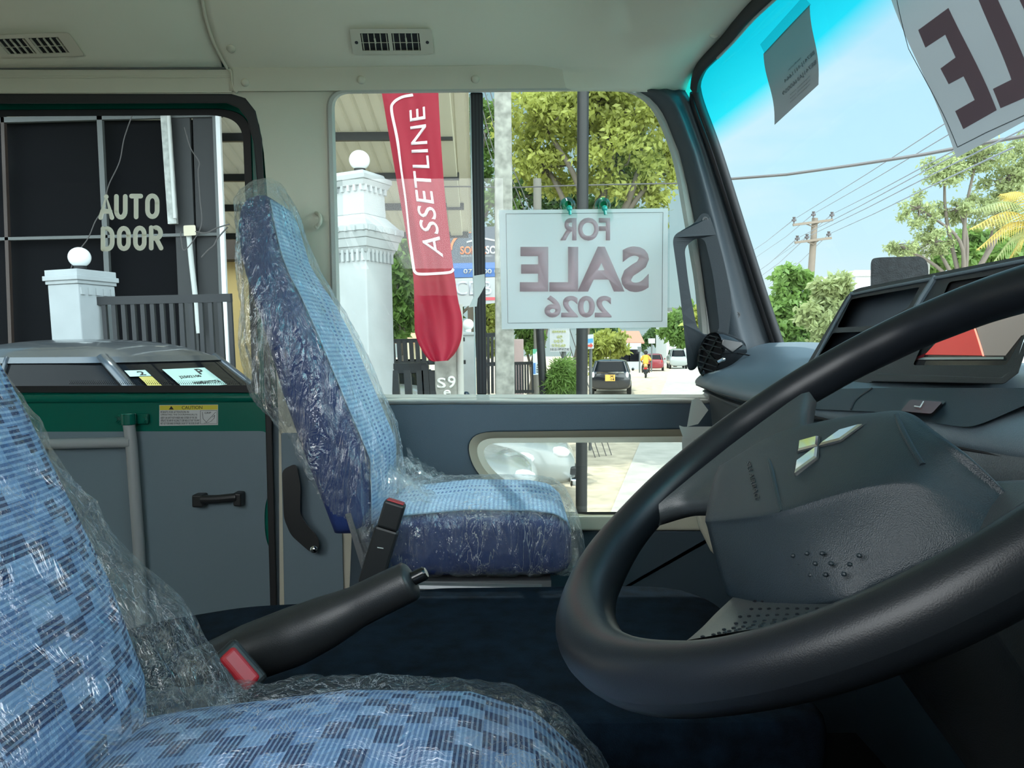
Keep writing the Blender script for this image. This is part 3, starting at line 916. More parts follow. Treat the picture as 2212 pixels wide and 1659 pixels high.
for px, nm in ((1226, 'clear green suction cup at the top of the window sign, nearer its middle'), (1302, 'clear green suction cup at the top of the window sign, nearer the windscreen')):
    t = thing('suction_cup', nm, 'suction cup', Wl(px, 445), 'suction cups on the window sign')
    b = MB(); b.lathe(Wl(px, 444, -.012), INW, [(0, .0215), (.004, .0205), (.010, .014), (.016, .009), (.020, .008), (.024, .008)], 24)
    b.build('cup', SUCK, t, smooth=True)
    b = MB(); b.ball(Wl(px + 4, 450, .016), .008, (1, .8, 1)); b.tube([Wl(px + 4, 450, .016), Wl(px + 6, 464, .018)], .004, 8)
    b.build('hook', mat('green clear knob', (0.02, 0.40, 0.33), 0.1, coat=.5), t, smooth=True)

# ================================================================== WINDSCREEN, PILLAR
w3 = struct(thing('window_3', None, None, V(0.5, 1.5, 0.3)))
b = MB(); b.grid(lambda u, v: V(ws_x(lerp(0.0, 1.985, u), lerp(-0.14, 0.74, v)) + 0.004, lerp(0.0, 1.985, u), lerp(-0.14, 0.74, v)), 30, 16)
# keep object coordinates = world so the tint band stays put
wsg = b.build('window_pane', SCREENG, None, smooth='all'); wsg.parent = w3; wsg.matrix_parent_inverse = Matrix.Translation(-w3.location)
# black rubber along the header and down the pillar
hdr_in = [(1648, -8), (1600, 44), (1560, 96), (1530, 128), (1515, 152), (1511, 186)]
b = MB()
hdr = [Ws(x, y, .012) for x, y in ((1760, -120), (1662, -14), (1612, 34), (1572, 84), (1545, 112), (1520, 138), (1506, 166), (1502, 190))]
b.tube(spline(hdr, 5), 0.018, 12, flat=0.7, up=(1, 0, 0))
b.tube(spline([Ws(x, y, .008) for x, y in ((1503, 184), (1513, 226), (1551, 330), (1602, 490), (1655, 655), (1694, 770))], 5), 0.011, 10)
b.tube(spline([Ws(x, y, .012) for x, y in ((1497, 200), (1500, 232), (1536, 330), (1588, 490), (1641, 655), (1680, 770))], 5), 0.008, 10)
b.build('window_seal', BLACKR, w3, smooth=True)
b = MB(); b.tube(spline([Ws(x, y, .022) for x, y in ((1770, -100), (1688, -14), (1630, 40), (1585, 90), (1550, 126))], 5), 0.003, 8)
b.build('seal_lip', GREYM, w3, smooth=True)
# A-pillar cladding: swept between the window gasket and the windscreen rubber
PL = [(193, 1375, 1478), (215, 1412, 1492), (250, 1436, 1503), (330, 1468, 1531), (420, 1490, 1560), (490, 1503, 1583), (570, 1515, 1608), (655, 1526, 1634), (720, 1535, 1656), (790, 1548, 1684), (860, 1560, 1700)]
def pil(u, v):
    py = lerp(193, 860, v)
    a = interp([(r[0], r[1]) for r in PL], py); c = interp([(r[0], r[2]) for r in PL], py)
    px = lerp(a, c, u)
    p = Wl(a, py, 0.010); q = Ws(c, py, 0.014)
    w = lerp(p.y, q.y, u)
    w -= 0.045 * math.sin(math.pi * min(1, u * 1.05)) ** 0.8 * (0.6 + 0.4 * v) - 0.012 * max(0, math.sin((u - .55) * 9)) * (u > .55)
    return at(px, py, w)
b = MB(); b.grid(pil, 26, 40)
struct(b.build('trim_11', SLATE2, smooth='all', solid=0.004))
gh = thing('grab_handle', 'slate plastic grab handle on the windscreen pillar above the dashboard', 'grab handle', at(1530, 640, 1.93))
def Gy(px, py, off=0.0):
    d = ray(px, py); y = 1.925 - 0.03 * smooth((1500 - px) / 60) - off
    return O + d * (y / d.y)
ho = rounded([(1500, 482), (1516, 460), (1532, 462), (1560, 545), (1582, 650), (1572, 735), (1540, 742), (1500, 800), (1486, 800), (1470, 640), (1453, 520), (1458, 506)], [8, 8, 8, 40, 30, 14, 10, 10, 8, 60, 10, 10], 5)
hi = rounded([(1478, 533), (1503, 515), (1522, 516), (1540, 590), (1554, 700), (1552, 716), (1520, 724), (1505, 706), (1488, 620)], [16, 8, 14, 30, 20, 8, 10, 12, 40], 5)
b = MB(); b.slab(Gy, ho, [hi], 0.022, -0.012)
b.build('grip', HANDLE, gh, bevel=.005, seg=3)
for px, py in ((1523, 475), (1592, 680)):
    y_ = 1.90 if py < 500 else 1.88
    c = Gy(px, py, .022) if py < 500 else pil((px - 1529) / (1641 - 1529), (py - 193) / 667)
    b = MB(); b.lathe(c, INW, [(-.004, .0075), (.002, .0075), (.002, .0045), (.0005, .0045), (.0005, .002), (.0025, .001)], 16)
    b.build('screw', BLACKP, gh, smooth=True)

# ---- papers on the windscreen
def paper(name, corners, label, m, cat):
    (bl, br, tl, tr) = corners
    def g(u, v, off=0.0):
        px = lerp(lerp(bl[0], br[0], u), lerp(tl[0], tr[0], u), v); py = lerp(lerp(bl[1], br[1], u), lerp(tl[1], tr[1], u), v)
        w_ = 0.010 + 0.010 * (1 - v) + 0.006 * math.sin(v * 6 + u * 2) * (1 - v)
        return Ws(px + 5 * math.sin(v * 5.5) * (1 - abs(2 * u - 1) * .2), py, w_ + off)
    b = MB(); b.grid(g, 12, 16)
    return tag(b.build(name, m, smooth='all'), label, cat), g
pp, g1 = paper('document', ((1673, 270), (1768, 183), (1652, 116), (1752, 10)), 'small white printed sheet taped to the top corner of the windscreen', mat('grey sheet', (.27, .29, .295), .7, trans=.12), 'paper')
def sub(g, a, b_, c, d, o=.001): return lambda u, v, off: g(lerp(a, c, u), lerp(b_, d, v), o + off)
text('lettering', 'BE741J-N11664', sub(g1, .28, .40, .95, .46), GREYINK, pp, mirror=True, cuts=3)
text('lettering', 'BE741JAN60059', sub(g1, .20, .27, .95, .34), GREYINK, pp, mirror=True, cuts=3)
text('lettering', 'specification', sub(g1, .40, .50, .68, .53), GREYINK, pp, mirror=True, cuts=3)
for v_ in (.10, .15, .20):
    text('lettering', 'inspection note', sub(g1, .35, v_, .8, v_ + .025), GREYINK, pp, mirror=True, cuts=3)
b = MB(); b.grid(lambda u, v: Ws(lerp(lerp(1652, 1752, u), lerp(1642, 1735, u), v), lerp(lerp(116, 10, u), lerp(96, -8, u), v), .012), 8, 3)
b.build('tape', glass_mat('tape film', (.55, .75, .75), .03), pp)
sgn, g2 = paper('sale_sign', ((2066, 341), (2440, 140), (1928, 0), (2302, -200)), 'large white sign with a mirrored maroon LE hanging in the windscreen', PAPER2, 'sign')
def px2(x0, y0):                            # photo pixel -> (u, v) on the big sign
    # invert the bilinear map numerically
    u = v = .5
    for _ in range(60):
        X = lerp(lerp(2066, 2440, u), lerp(1928, 2302, u), v); Y = lerp(lerp(341, 140, u), lerp(0, -200, u), v)
        dx, dy = x0 - X, y0 - Y
        # basis: u -> (374,-201/200), v -> (-138,-341)
        det = 374 * -341 - (-138) * -201
        u += (dx * -341 - (-138) * dy) / det; v += (374 * dy - (-201) * dx) / det
    return u, v
def poly_on(name, pts, m, par):
    b = MB(); uvp = [px2(*p) for p in pts]
    # fine triangles so the letter follows the curl of the sheet
    tr_ = tessellate_polygon([[Vector((x, y, 0)) for x, y in uvp]])
    bm_ = bmesh.new(); vv = [bm_.verts.new((x, y, 0)) for x, y in uvp]
    for t_ in tr_: bm_.faces.new([vv[i] for i in t_])
    for k in range(1, 24):
        for nrm in ((1, 0, 0), (0, 1, 0)):
            bmesh.ops.bisect_plane(bm_, geom=bm_.verts[:] + bm_.edges[:] + bm_.faces[:], plane_co=(k / 24, k / 24, 0), plane_no=nrm)
    bm_.verts.ensure_lookup_table(); bm_.verts.index_update()
    b.add([g2(v.co.x, v.co.y, .0014) for v in bm_.verts], [[v.index for v in f.verts] for f in bm_.faces]); bm_.free()
    return b.build(name, m, par)
poly_on('lettering', [(1987, 65), (2053, 17), (2150, 238), (2078, 279), (2059, 240), (2101, 216), (2078, 165), (2046, 182), (2030, 148), (2063, 124), (2044, 75), (2001, 103)], INKD, sgn)
poly_on('lettering', [(2118, 0), (2150, -24), (2225, 172), (2260, 190), (2158, 234), (2140, 192), (2180, 172)], INKD, sgn)
poly_on('lettering', [(2192, -30), (2232, -52), (2300, 120), (2260, 140)], INKD, sgn)
bp_ = [(1938, -10), (1965, 105), (2003, 185), (2040, 260), (2067, 318), (2130, 286), (2214, 248), (2280, 212)]
b = MB()
for p, q in zip(bp_, bp_[1:]):
    for k in range(6):
        a_ = px2(lerp(p[0], q[0], k / 6), lerp(p[1], q[1], k / 6)); c_ = px2(lerp(p[0], q[0], (k + 1) / 6), lerp(p[1], q[1], (k + 1) / 6))
        A, C_ = g2(*a_, .0012), g2(*c_, .0012)
        b.bar(A, C_, .0012, .0004, (1, 0, .4))
b.build('border_line', GREYINK, sgn)

# ================================================================== DASHBOARD
dash = thing('dashboard', 'dark grey dashboard running under the windscreen behind the steering wheel', 'dashboard', V(0.5, 1.0, -0.3))
def dash_x(y): return interp([(0.1, .43), (0.7, .40), (1.2, .395), (1.55, .415), (1.8, .445), (1.93, .462), (1.99, .50)], y)
def dash_sec(y):
    x = dash_x(y); r = smooth((1.995 - y) / 0.05)
    zt = lerp(-0.035, 0.0, smooth((y - 1.2) / .6)); k = 0.35 + 0.65 * r
    return [(0.93, zt - .10), (0.86, zt - .012), (0.70, zt + 0.012 * k), (x + .15, zt + .004 * k), (x + .08, -.030 * k - .01), (x + .03, -.058), (x + .008, -.072), (x, -.084), (x + .006, -.094), (x + .022, -.098), (x + .03, -.104), (x + .032, -.116)]
ys = [lerp(0.1, 1.9, k / 40) for k in range(41)] + [1.92, 1.94, 1.96, 1.975, 1.985, 1.992]
def dfn(u, v):
    y = ys[int(round(v * (len(ys) - 1)))]
    s_ = dash_sec(y); i = int(round(u * 44)); pts = DSEC[y]
    return V(pts[i][0], y, pts[i][1])
DSEC = {}
for y in ys:
    pts = spline([(a, 0, c) for a, c in dash_sec(y)], 4)
    DSEC[y] = [(p.x, p.z) for p in pts]
b = MB(); b.grid(dfn, 44, len(ys) - 1)
b.build('top_pad', DASHT, dash, smooth='all')
def low_sec(y):
    x = dash_x(y); e_ = smooth((1.99 - y) / .06)
    return [(.90, -.10), (x + .05, -.104), (x + .036, -.118), (x + .040, -.16), (x + .052, -.26), (x + .075, -.34), (x + .16, -.44), (.9, -.5)]
LS = {}
for y in ys:
    pts = spline([(a, 0, c) for a, c in low_sec(y)], 4)
    LS[y] = [(p.x, p.z) for p in pts]
b = MB(); b.grid(lambda u, v: V(LS[ys[int(round(v * (len(ys) - 1)))]][int(round(u * 28))][0], ys[int(round(v * (len(ys) - 1)))], LS[ys[int(round(v * (len(ys) - 1)))]][int(round(u * 28))][1]), 28, len(ys) - 1)
b.build('lower_panel', DASHD, dash, smooth='all')
# groove along the lip
b = MB(); b.tube([V(dash_x(y) + .0035, y, -.0915) for y in ys[:-4]], 0.0022, 6)
b.build('lip_groove', BLACKR, dash, smooth=True)
# pale side skirt of the dash near the door
b = MB(); b.slab(lambda px, py, off: at(px, py, 1.90 - off), [(1489, 1062), (1540, 1050), (1600, 1060), (1600, 1250), (1535, 1190), (1510, 1140)], [], .02, -.06)
b.build('side_skirt', CREAM, dash, bevel=.012, seg=3)
# demister cover seam near the pillar and fixed triangular cover
b = MB(); b.tube(spline([at(1590, 762, 1.86), at(1620, 768, 1.78), at(1655, 778, 1.70), at(1675, 772, 1.74)], 6), .0018, 6)
b.build('cover_seam', BLACKR, dash, smooth=True)
# round side vent in a glossy pod
pod = thing('side_air_vent', 'glossy black round air vent at the pillar end of the dashboard', 'air vent', at(1540, 770, 1.90))
ax = (at(1510, 770, 1.90) - at(1600, 748, 1.78)); ax.normalize()
ax = Vector((-0.72, -0.45, 0.10)).normalized()
c0 = at(1543, 768, 1.86)
b = MB()
def rot_ring(axis, c, r, n=40):
    d = Vector(axis).normalized(); up_ = Vector((0.42, 0, 1)); up_ = (up_ - d * up_.dot(d)).normalized(); sd = d.cross(up_)
    return [Vector(c) + up_ * math.cos(2 * math.pi * k / n) * r * 1.12 + sd * math.sin(2 * math.pi * k / n) * r * .78 for k in range(n + 1)]
rings = [(0.012, .046), (0.016, .050), (0.004, .053), (-.03, .052), (-.075, .044)]
vs = []
for h, r in rings: vs += rot_ring(ax, c0 + ax * h, r)[:-1]
fs = [(i * 40 + k, i * 40 + (k + 1) % 40, (i + 1) * 40 + (k + 1) % 40, (i + 1) * 40 + k) for i in range(4) for k in range(40)]
b.add(vs, fs); b.build('shell', GLOSSB, pod, smooth=True)
b = MB(); b.add(rot_ring(ax, c0 + ax * .0, .047)[:-1], [tuple(range(40))]); b.build('duct', BLACKR, pod)
for k in range(7):
    rr = rot_ring(ax, c0 + ax * .012, .045)
    b = MB(); i = 3 + k * 2; b.bar(rr[i], rr[40 - i], .0025, .010, ax); b.build('vane', BLACKP, pod)
rr = rot_ring(ax, c0 + ax * .014, .045)
b = MB(); b.bar(rr[38], rr[17], .004, .006, ax); b.bar(rr[8], rr[28], .004, .006, ax); b.build('cross_rib', GLOSSB, pod)
b = MB(); b.cyl(at(1552, 781, 1.80), at(1562, 776, 1.79), .004); b.ball(at(1563, 776, 1.79), .005); b.build('thumb_lever', CHROME, pod, smooth=True)
b = MB(); b.slab(lambda px, py, off: at(px, py, 1.78 - off), [(1560, 732), (1604, 739), (1606, 746), (1582, 764), (1556, 746)], [], .008, -.03)
b.build('cap', GLOSSB, pod, bevel=.006, seg=3)
# white protective wrap left on the end of the dash
b = MB(); 
def wr(px, py, off): return at(px, py, 1.84 - off)
b.slab(wr, [(1494, 864), (1509, 858), (1530, 886), (1508, 916), (1484, 922)], [], .004, .0)
b.slab(wr, [(1473, 944), (1500, 947), (1488, 984), (1481, 1002), (1474, 994)], [], .004, .0)
b.slab(wr, rounded([(1466, 918), (1475, 922), (1560, 921), (1600, 926), (1598, 946), (1520, 950), (1476, 947)], 4, 3), [], .010, .003)
tag(b.build('foam_wrap', mat('white foam wrap', (.62, .66, .62), .8, trans=.3), bevel=.001), 'white protective wrapping taped to the end of the dashboard by the lower window', 'wrapping')
bx = MB(); bx.slab(wr, [(1478, 950), (1545, 950), (1540, 985), (1482, 1000)], [], -.002, -.05)
bx.build('end_vent', BLACKP, dash, bevel=.004)
# ---- centre console: trays and screen in one bezel
def Cq(px, py, off=0.0):
    d = ray(px, py); n = Vector((-1, 0, .45))
    t = (.45 + .45 * .06 - off * 1.097) / (d.x - .45 * d.z)
    return O + d * t
ctr = thing('centre_console', 'dark upright dash pod holding two open trays and a display screen', 'console', Cq(2000, 840))
OUT = rounded([(1741, 790), (1830, 637), (1850, 623), (2330, 529), (2330, 700), (2214, 725), (2188, 806), (2160, 824), (1900, 822), (1750, 852)], [10, 10, 14, 8, 8, 10, 16, 16, 20, 10], 5)
T1 = rounded([(1839, 646), (1987, 620), (1962, 664), (1894, 703), (1808, 708)], [5, 5, 6, 6, 6], 4)
T2 = rounded([(1799, 719), (1880, 716), (1850, 770), (1766, 775)], 5, 4)
SC = rounded([(2050, 609), (2330, 565), (2330, 690), (2212, 720), (2174, 789), (1972, 789), (1985, 760)], [8, 8, 8, 8, 8, 6, 4], 4)
b = MB(); b.slab(Cq, OUT, [T1, T2, SC], 0.0, -0.012); b.build('bezel', DASHD, ctr, bevel=.003, seg=3)
b = MB(); b.slab(Cq, OUT, [T1, T2, SC], -.012, -0.085); b.build('housing', DASHD, ctr)
b = MB()
for T in (T1, T2): b.slab(Cq, T, [], -0.040, -0.045)
b.build('tray', mat('tray plastic', (.10, .13, .155), .6), ctr)
b = MB(); b.tube(spline([Cq(1748, 800, .002), Cq(1832, 648, .002), Cq(1852, 634, .002), Cq(2025, 600, .002), Cq(2330, 540, .002)], 8), .0022, 8); b.build('bezel_rim', DASHT, ctr, smooth=True)
b = MB(); b.tube([Cq(2022, 597, .001), Cq(1994, 640, .003), Cq(1966, 690, .002)], .004, 8); b.build('divider', DASHT, ctr, smooth=True)
b = MB(); b.slab(Cq, [(1895, 806), (2160, 816), (2190, 796), (2212, 735), (2222, 740), (2200, 806), (2168, 830), (1880, 824)], [], .006, -.004); b.build('lower_lip', DASHD, ctr, bevel=.003, seg=3)
b = MB(); b.slab(Cq, SC, [], -0.006, -0.010)
scr = b.build('screen', mat('dark display glass', (.03, .032, .034), .08), ctr)
b = MB(); b.slab(Cq, [(1976, 772), (2168, 771), (2168, 776), (1974, 777)], [], -.0045, -.006); b.build('silver_edge', mat('pale blue metal strip', (.45, .55, .58), .25, metal=.6), scr)
b = MB(); b.slab(Cq, [(1998, 766), (2060, 700), (2105, 712), (2122, 768)], [], -.0052, -.0060); b.build('red_reflection', mat('painted red reflection on the screen', (.45, .05, .045), .3, emit=((.6, .07, .06), .35)), scr)  # red, grey and orange parts: a reflection painted onto the display, faintly glowing
b = MB(); b.slab(Cq, [(2108, 705), (2330, 640), (2330, 700), (2206, 725), (2172, 768), (2126, 768)], [], -.0052, -.0060); b.build('grey_reflection', mat('painted grey reflection on the screen', (.22, .20, .18), .3, emit=((.28, .25, .22), .3)), scr)
b = MB(); b.tube(spline([Cq(2104, 705, -.005), Cq(2114, 735, -.005), Cq(2124, 768, -.005)], 5), .0009, 6); b.build('reflection_line', mat('painted orange reflection line on the screen', (.8, .3, .2), .3, emit=((.9, .35, .25), .8)), scr)
b = MB(); b.slab(Cq, [(1940, 790), (2000, 762), (1996, 771), (1968, 783)], [], -.0045, -.006); b.build('red_edge', mat('dark red trim', (.12, .01, .015), .4), scr)
# ---- shelf below it with the hazard switch
def Lq(px, py, off=0.0):
    d = ray(px, py); n = Vector((-1, 0, 1.4))
    t = (.41 + 1.4 * .08 + off * -1.72) / (d.x - 1.4 * d.z)
    return O + d * t
sh = rounded([(1700, 842), (1900, 838), (2230, 838), (2330, 800), (2330, 832), (2212, 876), (2130, 912), (2092, 924), (2027, 915), (1900, 890), (1680, 880)], [4, 10, 10, 4, 4, 20, 20, 20, 10, 6, 4], 4)
b = MB(); b.slab(Lq, sh, [], .012, -.02); b.build('switch_panel', PADM, dash, bevel=.004, seg=3)
b = MB(); b.tube(spline([Lq(1884, 838, .0125), Lq(1850, 862, .0125), Lq(1838, 884, .0125)], 5), .0009, 6); b.build('panel_seam', BLACKR, dash)
hz = thing('hazard_switch', 'dark red rocker switch with a white mark on the dashboard shelf', 'switch', Lq(1990, 880))
b = MB(); b.slab(Lq, rounded([(1966, 863), (2036, 868), (2012, 894), (1945, 888)], 6, 4), [], .018, .010); b.build('rocker', mat('maroon switch', (.09, .03, .032), .35), hz, bevel=.002)
b = MB(); b.slab(Lq, rounded([(1962, 860), (2044, 866), (2014, 899), (1940, 891)], 6, 4), [], .0135, .010); b.build('surround', BLACKP, hz)
strip('mark', [Lq(1976, 878, .0188), Lq(1988, 880, .0188), Lq(1995, 868, .0188)], .0010, WHITE, hz, (-.58, 0, .81))
# rolled edge and instrument hood nearer the driver
b = MB(); b.tube(spline([Lq(1660, 886, -.004), Lq(1900, 899, -.004), Lq(2030, 926, -.004), Lq(2096, 934, -.006), Lq(2150, 918, -.006), Lq(2330, 850, -.006)], 6), .011, 12); b.build('rolled_edge', PADM, dash, smooth=True)
b = MB(); b.tube([V(.43, .72, -.105), V(.445, .55, -.10), V(.45, .35, -.10), V(.45, .12, -.10)], [.03, .04, .045, .045], 16); b.build('knee_roll', mat('textured roll vinyl', (.10, .12, .13), .5, bump=.6, bscale=600), dash, smooth=True)
gk = thing('gear_knob', 'pale rounded gear knob just showing above the steering wheel pad', 'gear lever', at(1726, 925, .93))
b = MB(); b.ball(at(1727, 937, .93), .021, (1, 1, .8), 20); b.build('knob', mat('silver knob', (.4, .42, .43), .3, metal=.5), gk, smooth='all')
b = MB(); b.tube([at(1727, 940, .93), at(1735, 1000, .98)], .007, 10); b.build('stick', BLACKP, gk, smooth=True)

# ================================================================== STEERING WHEEL
TW = math.radians(35.2)
WC = V(.222, .509, -.072)
WN = Vector((-math.sin(TW), 0, math.cos(TW))); WU = Vector((math.cos(TW), 0, math.sin(TW))); WV = Vector((0, 1, 0))
def wp(u, v, h): return WC + WU * u + WV * v + WN * h
sw = thing('steering_wheel', 'black steering wheel with a padded hub and chrome three-diamond emblem', 'steering wheel', WC)
RM, RR = 0.21, 0.0165
def rim(u, v):
    a = 2 * math.pi * u; t = 2 * math.pi * v
    # thumb swellings beside the spokes, shallow finger waves on the underside
    sw_ = 1 + 0.16 * math.exp(-((math.sin(a - math.pi / 2 + .25) - 1) / .10) ** 2) + 0.16 * math.exp(-((math.sin(-a - math.pi / 2 + .25) - 1) / .10) ** 2)
    wv = 1 + 0.035 * math.sin(a * 22) * max(0, -math.cos(t)) * (1 if math.cos(a) > -.2 else .2)
    r = RR * sw_ * wv
    q = RM + r * math.cos(t)
    return wp(q * math.cos(a), q * math.sin(a), r * 1.08 * math.sin(t))
b = MB(); b.grid(lambda u, v: rim(u, v), 200, 24, cu=True)
b.build('rim', WHEELM, sw, smooth='all')
# padded hub, modelled as the wheel stands (turned a little to the right)
def Hq(px, py, h):
    d = ray(px, py); t = (WC + WN * h - O).dot(WN) / d.dot(WN)
    return O + d * t
rows = [
    [(-.060, .120, -.035), (-.012, .098, -.035), (.018, .050, -.035), (.038, -.004, -.035), (.042, -.036, -.04), (.036, -.070, -.04), (.034, -.098, -.045), (.030, -.112, -.05)],
    [(-.060, .119, .003), (-.012, .096, .005), (.018, .048, .005), (.036, -.005, .005), (.040, -.035, .005), (.034, -.066, .001), (.029, -.096, -.007), (.029, -.110, -.032)],
    [(-.057, .112, .0105), (-.012, .088, .0125), (.014, .042, .0125), (.031, -.007, .0125), (.034, -.034, .0120), (.029, -.060, .008), (.024, -.090, -.001), (.026, -.108, -.028)],
    [(-.068, .094, .0110), (-.028, .060, .0125), (-.004, .025, .0125), (.012, -.020, .0125), (.018, -.045, .0115), (.018, -.070, .007), (.018, -.093, -.003), (.022, -.110, -.029)],
    [(-.082, .068, .0090), (-.045, .020, .0120), (-.030, -.008, .0120), (-.014, -.036, .0115), (-.002, -.056, .0100), (.008, -.080, .005), (.010, -.097, -.006), (.016, -.112, -.030)],
    [(-.097, .040, .0055), (-.079, -.004, .0085), (-.062, -.036, .0095), (-.040, -.058, .0090), (-.020, -.076, .0070), (-.004, -.092, .001), (.003, -.102, -.010), (.012, -.114, -.031)],
    [(-.100, .034, .0015), (-.083, -.010, .0045), (-.066, -.042, .0055), (-.043, -.064, .0050), (-.022, -.082, .0030), (-.006, -.096, -.003), (.001, -.105, -.014), (.010, -.115, -.032)],
    [(-.110, .018, -.016), (-.095, -.030, -.012), (-.072, -.068, -.010), (-.052, -.084, -.011), (-.028, -.098, -.012), (-.010, -.106, -.016), (-.002, -.111, -.022), (.006, -.117, -.033)],
    [(-.117, .002, -.030), (-.103, -.045, -.029), (-.074, -.090, -.028), (-.055, -.100, -.028), (-.032, -.110, -.028), (-.014, -.115, -.029), (-.006, -.117, -.031), (.004, -.119, -.034)],
    [(-.116, .002, -.037), (-.102, -.045, -.036), (-.073, -.089, -.035), (-.054, -.098, -.035), (-.031, -.108, -.035), (-.013, -.113, -.036), (-.005, -.115, -.037), (.005, -.117, -.038)],
    [(-.100, .002, -.050), (-.088, -.038, -.050), (-.062, -.072, -.050), (-.046, -.080, -.050), (-.025, -.088, -.050), (-.010, -.092, -.050), (-.003, -.095, -.050), (.010, -.100, -.050)],
]
b = MB()
cols = [spline(r, 6) for r in rows]
grid_ = [spline([cols[i][j] for i in range(len(rows))], 4) for j in range(len(cols[0]))]
nj, ni = len(grid_), len(grid_[0])
PADV = [wp(*grid_[j][i]) for j in range(nj) for i in range(ni)]
b.add(PADV, [(j * ni + i, j * ni + i + 1, (j + 1) * ni + i + 1, (j + 1) * ni + i) for j in range(nj - 1) for i in range(ni - 1)])
# side skirt on the far left end
b.f.append(tuple(i for i in range(ni)))
pad = b.build('hub_pad', PADM, sw, smooth='all')
def to_px(p):
    q = Vector(p) - O; dd = q.dot(FWD)
    return CX + F_PX * q.dot(RT) / dd, CY - F_PX * q.dot(UP) / dd
PADPX = [to_px(p) for p in PADV]
def on_pad(px, py):
    k = min(range(len(PADV)), key=lambda k_: (PADPX[k_][0] - px) ** 2 + (PADPX[k_][1] - py) ** 2)
    d = ray(px, py)
    return O + d * ((PADV[k] - O).dot(WN) / d.dot(WN))
# seams of the three upper panels
for ln in (((1655, 968), (1662, 1000), (1676, 1060), (1689, 1105)), ((1936, 896), (1950, 930), (1974, 975), (1992, 1003))):
    b = MB(); b.tube(spline([on_pad(*p) - WN * .0006 for p in ln], 5), .0018, 8); b.build('seam', PADM, pad, smooth=True)
# emblem: three lozenges about a centre, set in a shallow dark recess
EC, EA = (-.010, .003), math.radians(-28)
def loz(a, L, w, g):
    d = (math.cos(a), math.sin(a)); n = (-d[1], d[0]); c = (EC[0] + d[0] * g, EC[1] + d[1] * g)
    return [c, (c[0] + d[0] * L / 2 + n[0] * w, c[1] + d[1] * L / 2 + n[1] * w), (c[0] + d[0] * L, c[1] + d[1] * L), (c[0] + d[0] * L / 2 - n[0] * w, c[1] + d[1] * L / 2 - n[1] * w)]
em, rc = MB(), MB()
for k in range(3):
    a = EA + k * 2 * math.pi / 3
    P4 = loz(a, .031, .0088, .0006); R4 = loz(a, .0345, .0103, -.001)
    mid = [sum(q[i] for q in P4) / 4 for i in (0, 1)]
    ins = [(lerp(p[0], mid[0], .16), lerp(p[1], mid[1], .16)) for p in P4]
    hb_ = .0128 + .0
    v0 = [wp(u, v, hb_ - .002) for u, v in P4]; v1 = [wp(u, v, hb_ + .0012) for u, v in P4]; v2 = [wp(u, v, hb_ + .0024) for u, v in ins]
    em.add(v0 + v1 + v2, [(0, 1, 5, 4), (1, 2, 6, 5), (2, 3, 7, 6), (3, 0, 4, 7), (4, 5, 9, 8), (5, 6, 10, 9), (6, 7, 11, 10), (7, 4, 8, 11), (8, 9, 10, 11)])
    rc.add([wp(u, v, hb_ + .0003) for u, v in R4], [(0, 1, 2, 3)])
em = em.build('emblem', CHROME, pad); em['label'] = 'chrome three-diamond emblem'
rc.build('emblem_recess', BLACKR, pad, fix=False)
text('lettering', 'SRS AIRBAG', lambda u, v, off: lerp(on_pad(1613, 1000), on_pad(1632, 1080), u) + (on_pad(1622, 997) - on_pad(1613, 1000)) * v + WN * (.0006 + off), BLACKP, pad)
b = MB()
for px, py in ((1715, 1203), (1745, 1198), (1778, 1198), (1813, 1200), (1858, 1203), (1703, 1222), (1730, 1221), (1763, 1220), (1797, 1220), (1838, 1222), (1697, 1246), (1727, 1246), (1753, 1245), (1785, 1244), (1825, 1243)):
    b.ball(on_pad(px, py) + WN * .0009, .0017, (1, 1, .8), 8)
b.build('grip_dots', PADM, pad, smooth=True)
# spokes, each between two edge curves given in the wheel's plane
def spoke(e1, e2, nm='spoke'):
    A, B_ = spline(e1, 6), spline(e2, 6)
    b = MB(); n = len(A)
    sec = [(0, -.016), (0, -.004), (.04, -.001), (.12, .0), (.3, .001), (.5, .0015), (.7, .001), (.88, .0), (.96, -.001), (1, -.004), (1, -.016)]
    vs = []
    for p, q in zip(A, B_):
        for t, h in sec:
            r = p.lerp(q, t); vs.append(wp(r.x, r.y, r.z + h))
    m_ = len(sec)
    b.add(vs, [(i * m_ + k, i * m_ + (k + 1) % m_, (i + 1) * m_ + (k + 1) % m_, (i + 1) * m_ + k) for i in range(n - 1) for k in range(m_)])
    return b.build(nm, SPOKE_SHEEN, sw, smooth='all'), A, B_
spoke([(-.058, .095, -.008), (-.080, .125, -.010), (-.098, .150, -.006), (-.125, .155, .002)], [(.000, .078, -.008), (.018, .120, -.010), (.034, .155, -.006), (.058, .185, .002)])
spoke([(.034, -.085, -.026), (.050, -.130, -.024), (.062, -.170, -.012), (.085, -.180, .002)], [(.000, -.105, -.034), (-.004, -.140, -.026), (-.012, -.172, -.012), (-.035, -.190, .002)])
def huv(px, py, h):
    l = Hq(px, py, h) - WC; return (l.dot(WU), l.dot(WV), h)
bs, A_, B_ = spoke([huv(1575, 1284, -.033), huv(1535, 1320, -.027), huv(1495, 1360, -.016), huv(1450, 1392, -.006), huv(1380, 1402, .004)], [(-.060, -.100, -.036), (-.066, -.120, -.032), (-.074, -.140, -.020), (-.078, -.160, -.006), (-.080, -.184, .004)])
b = MB()
for r_ in range(7):
    i_ = 3 + r_ * 3
    for k in range(11):
        t = .28 + k * .058 + (r_ % 2) * .025
        p = A_[i_].lerp(B_[i_], t)
        b.ball(wp(p.x, p.y, p.z + .0016), .0014, (1, 1, .6), 6)
b.build('grip_dots', WHEELM, bs, smooth=True)
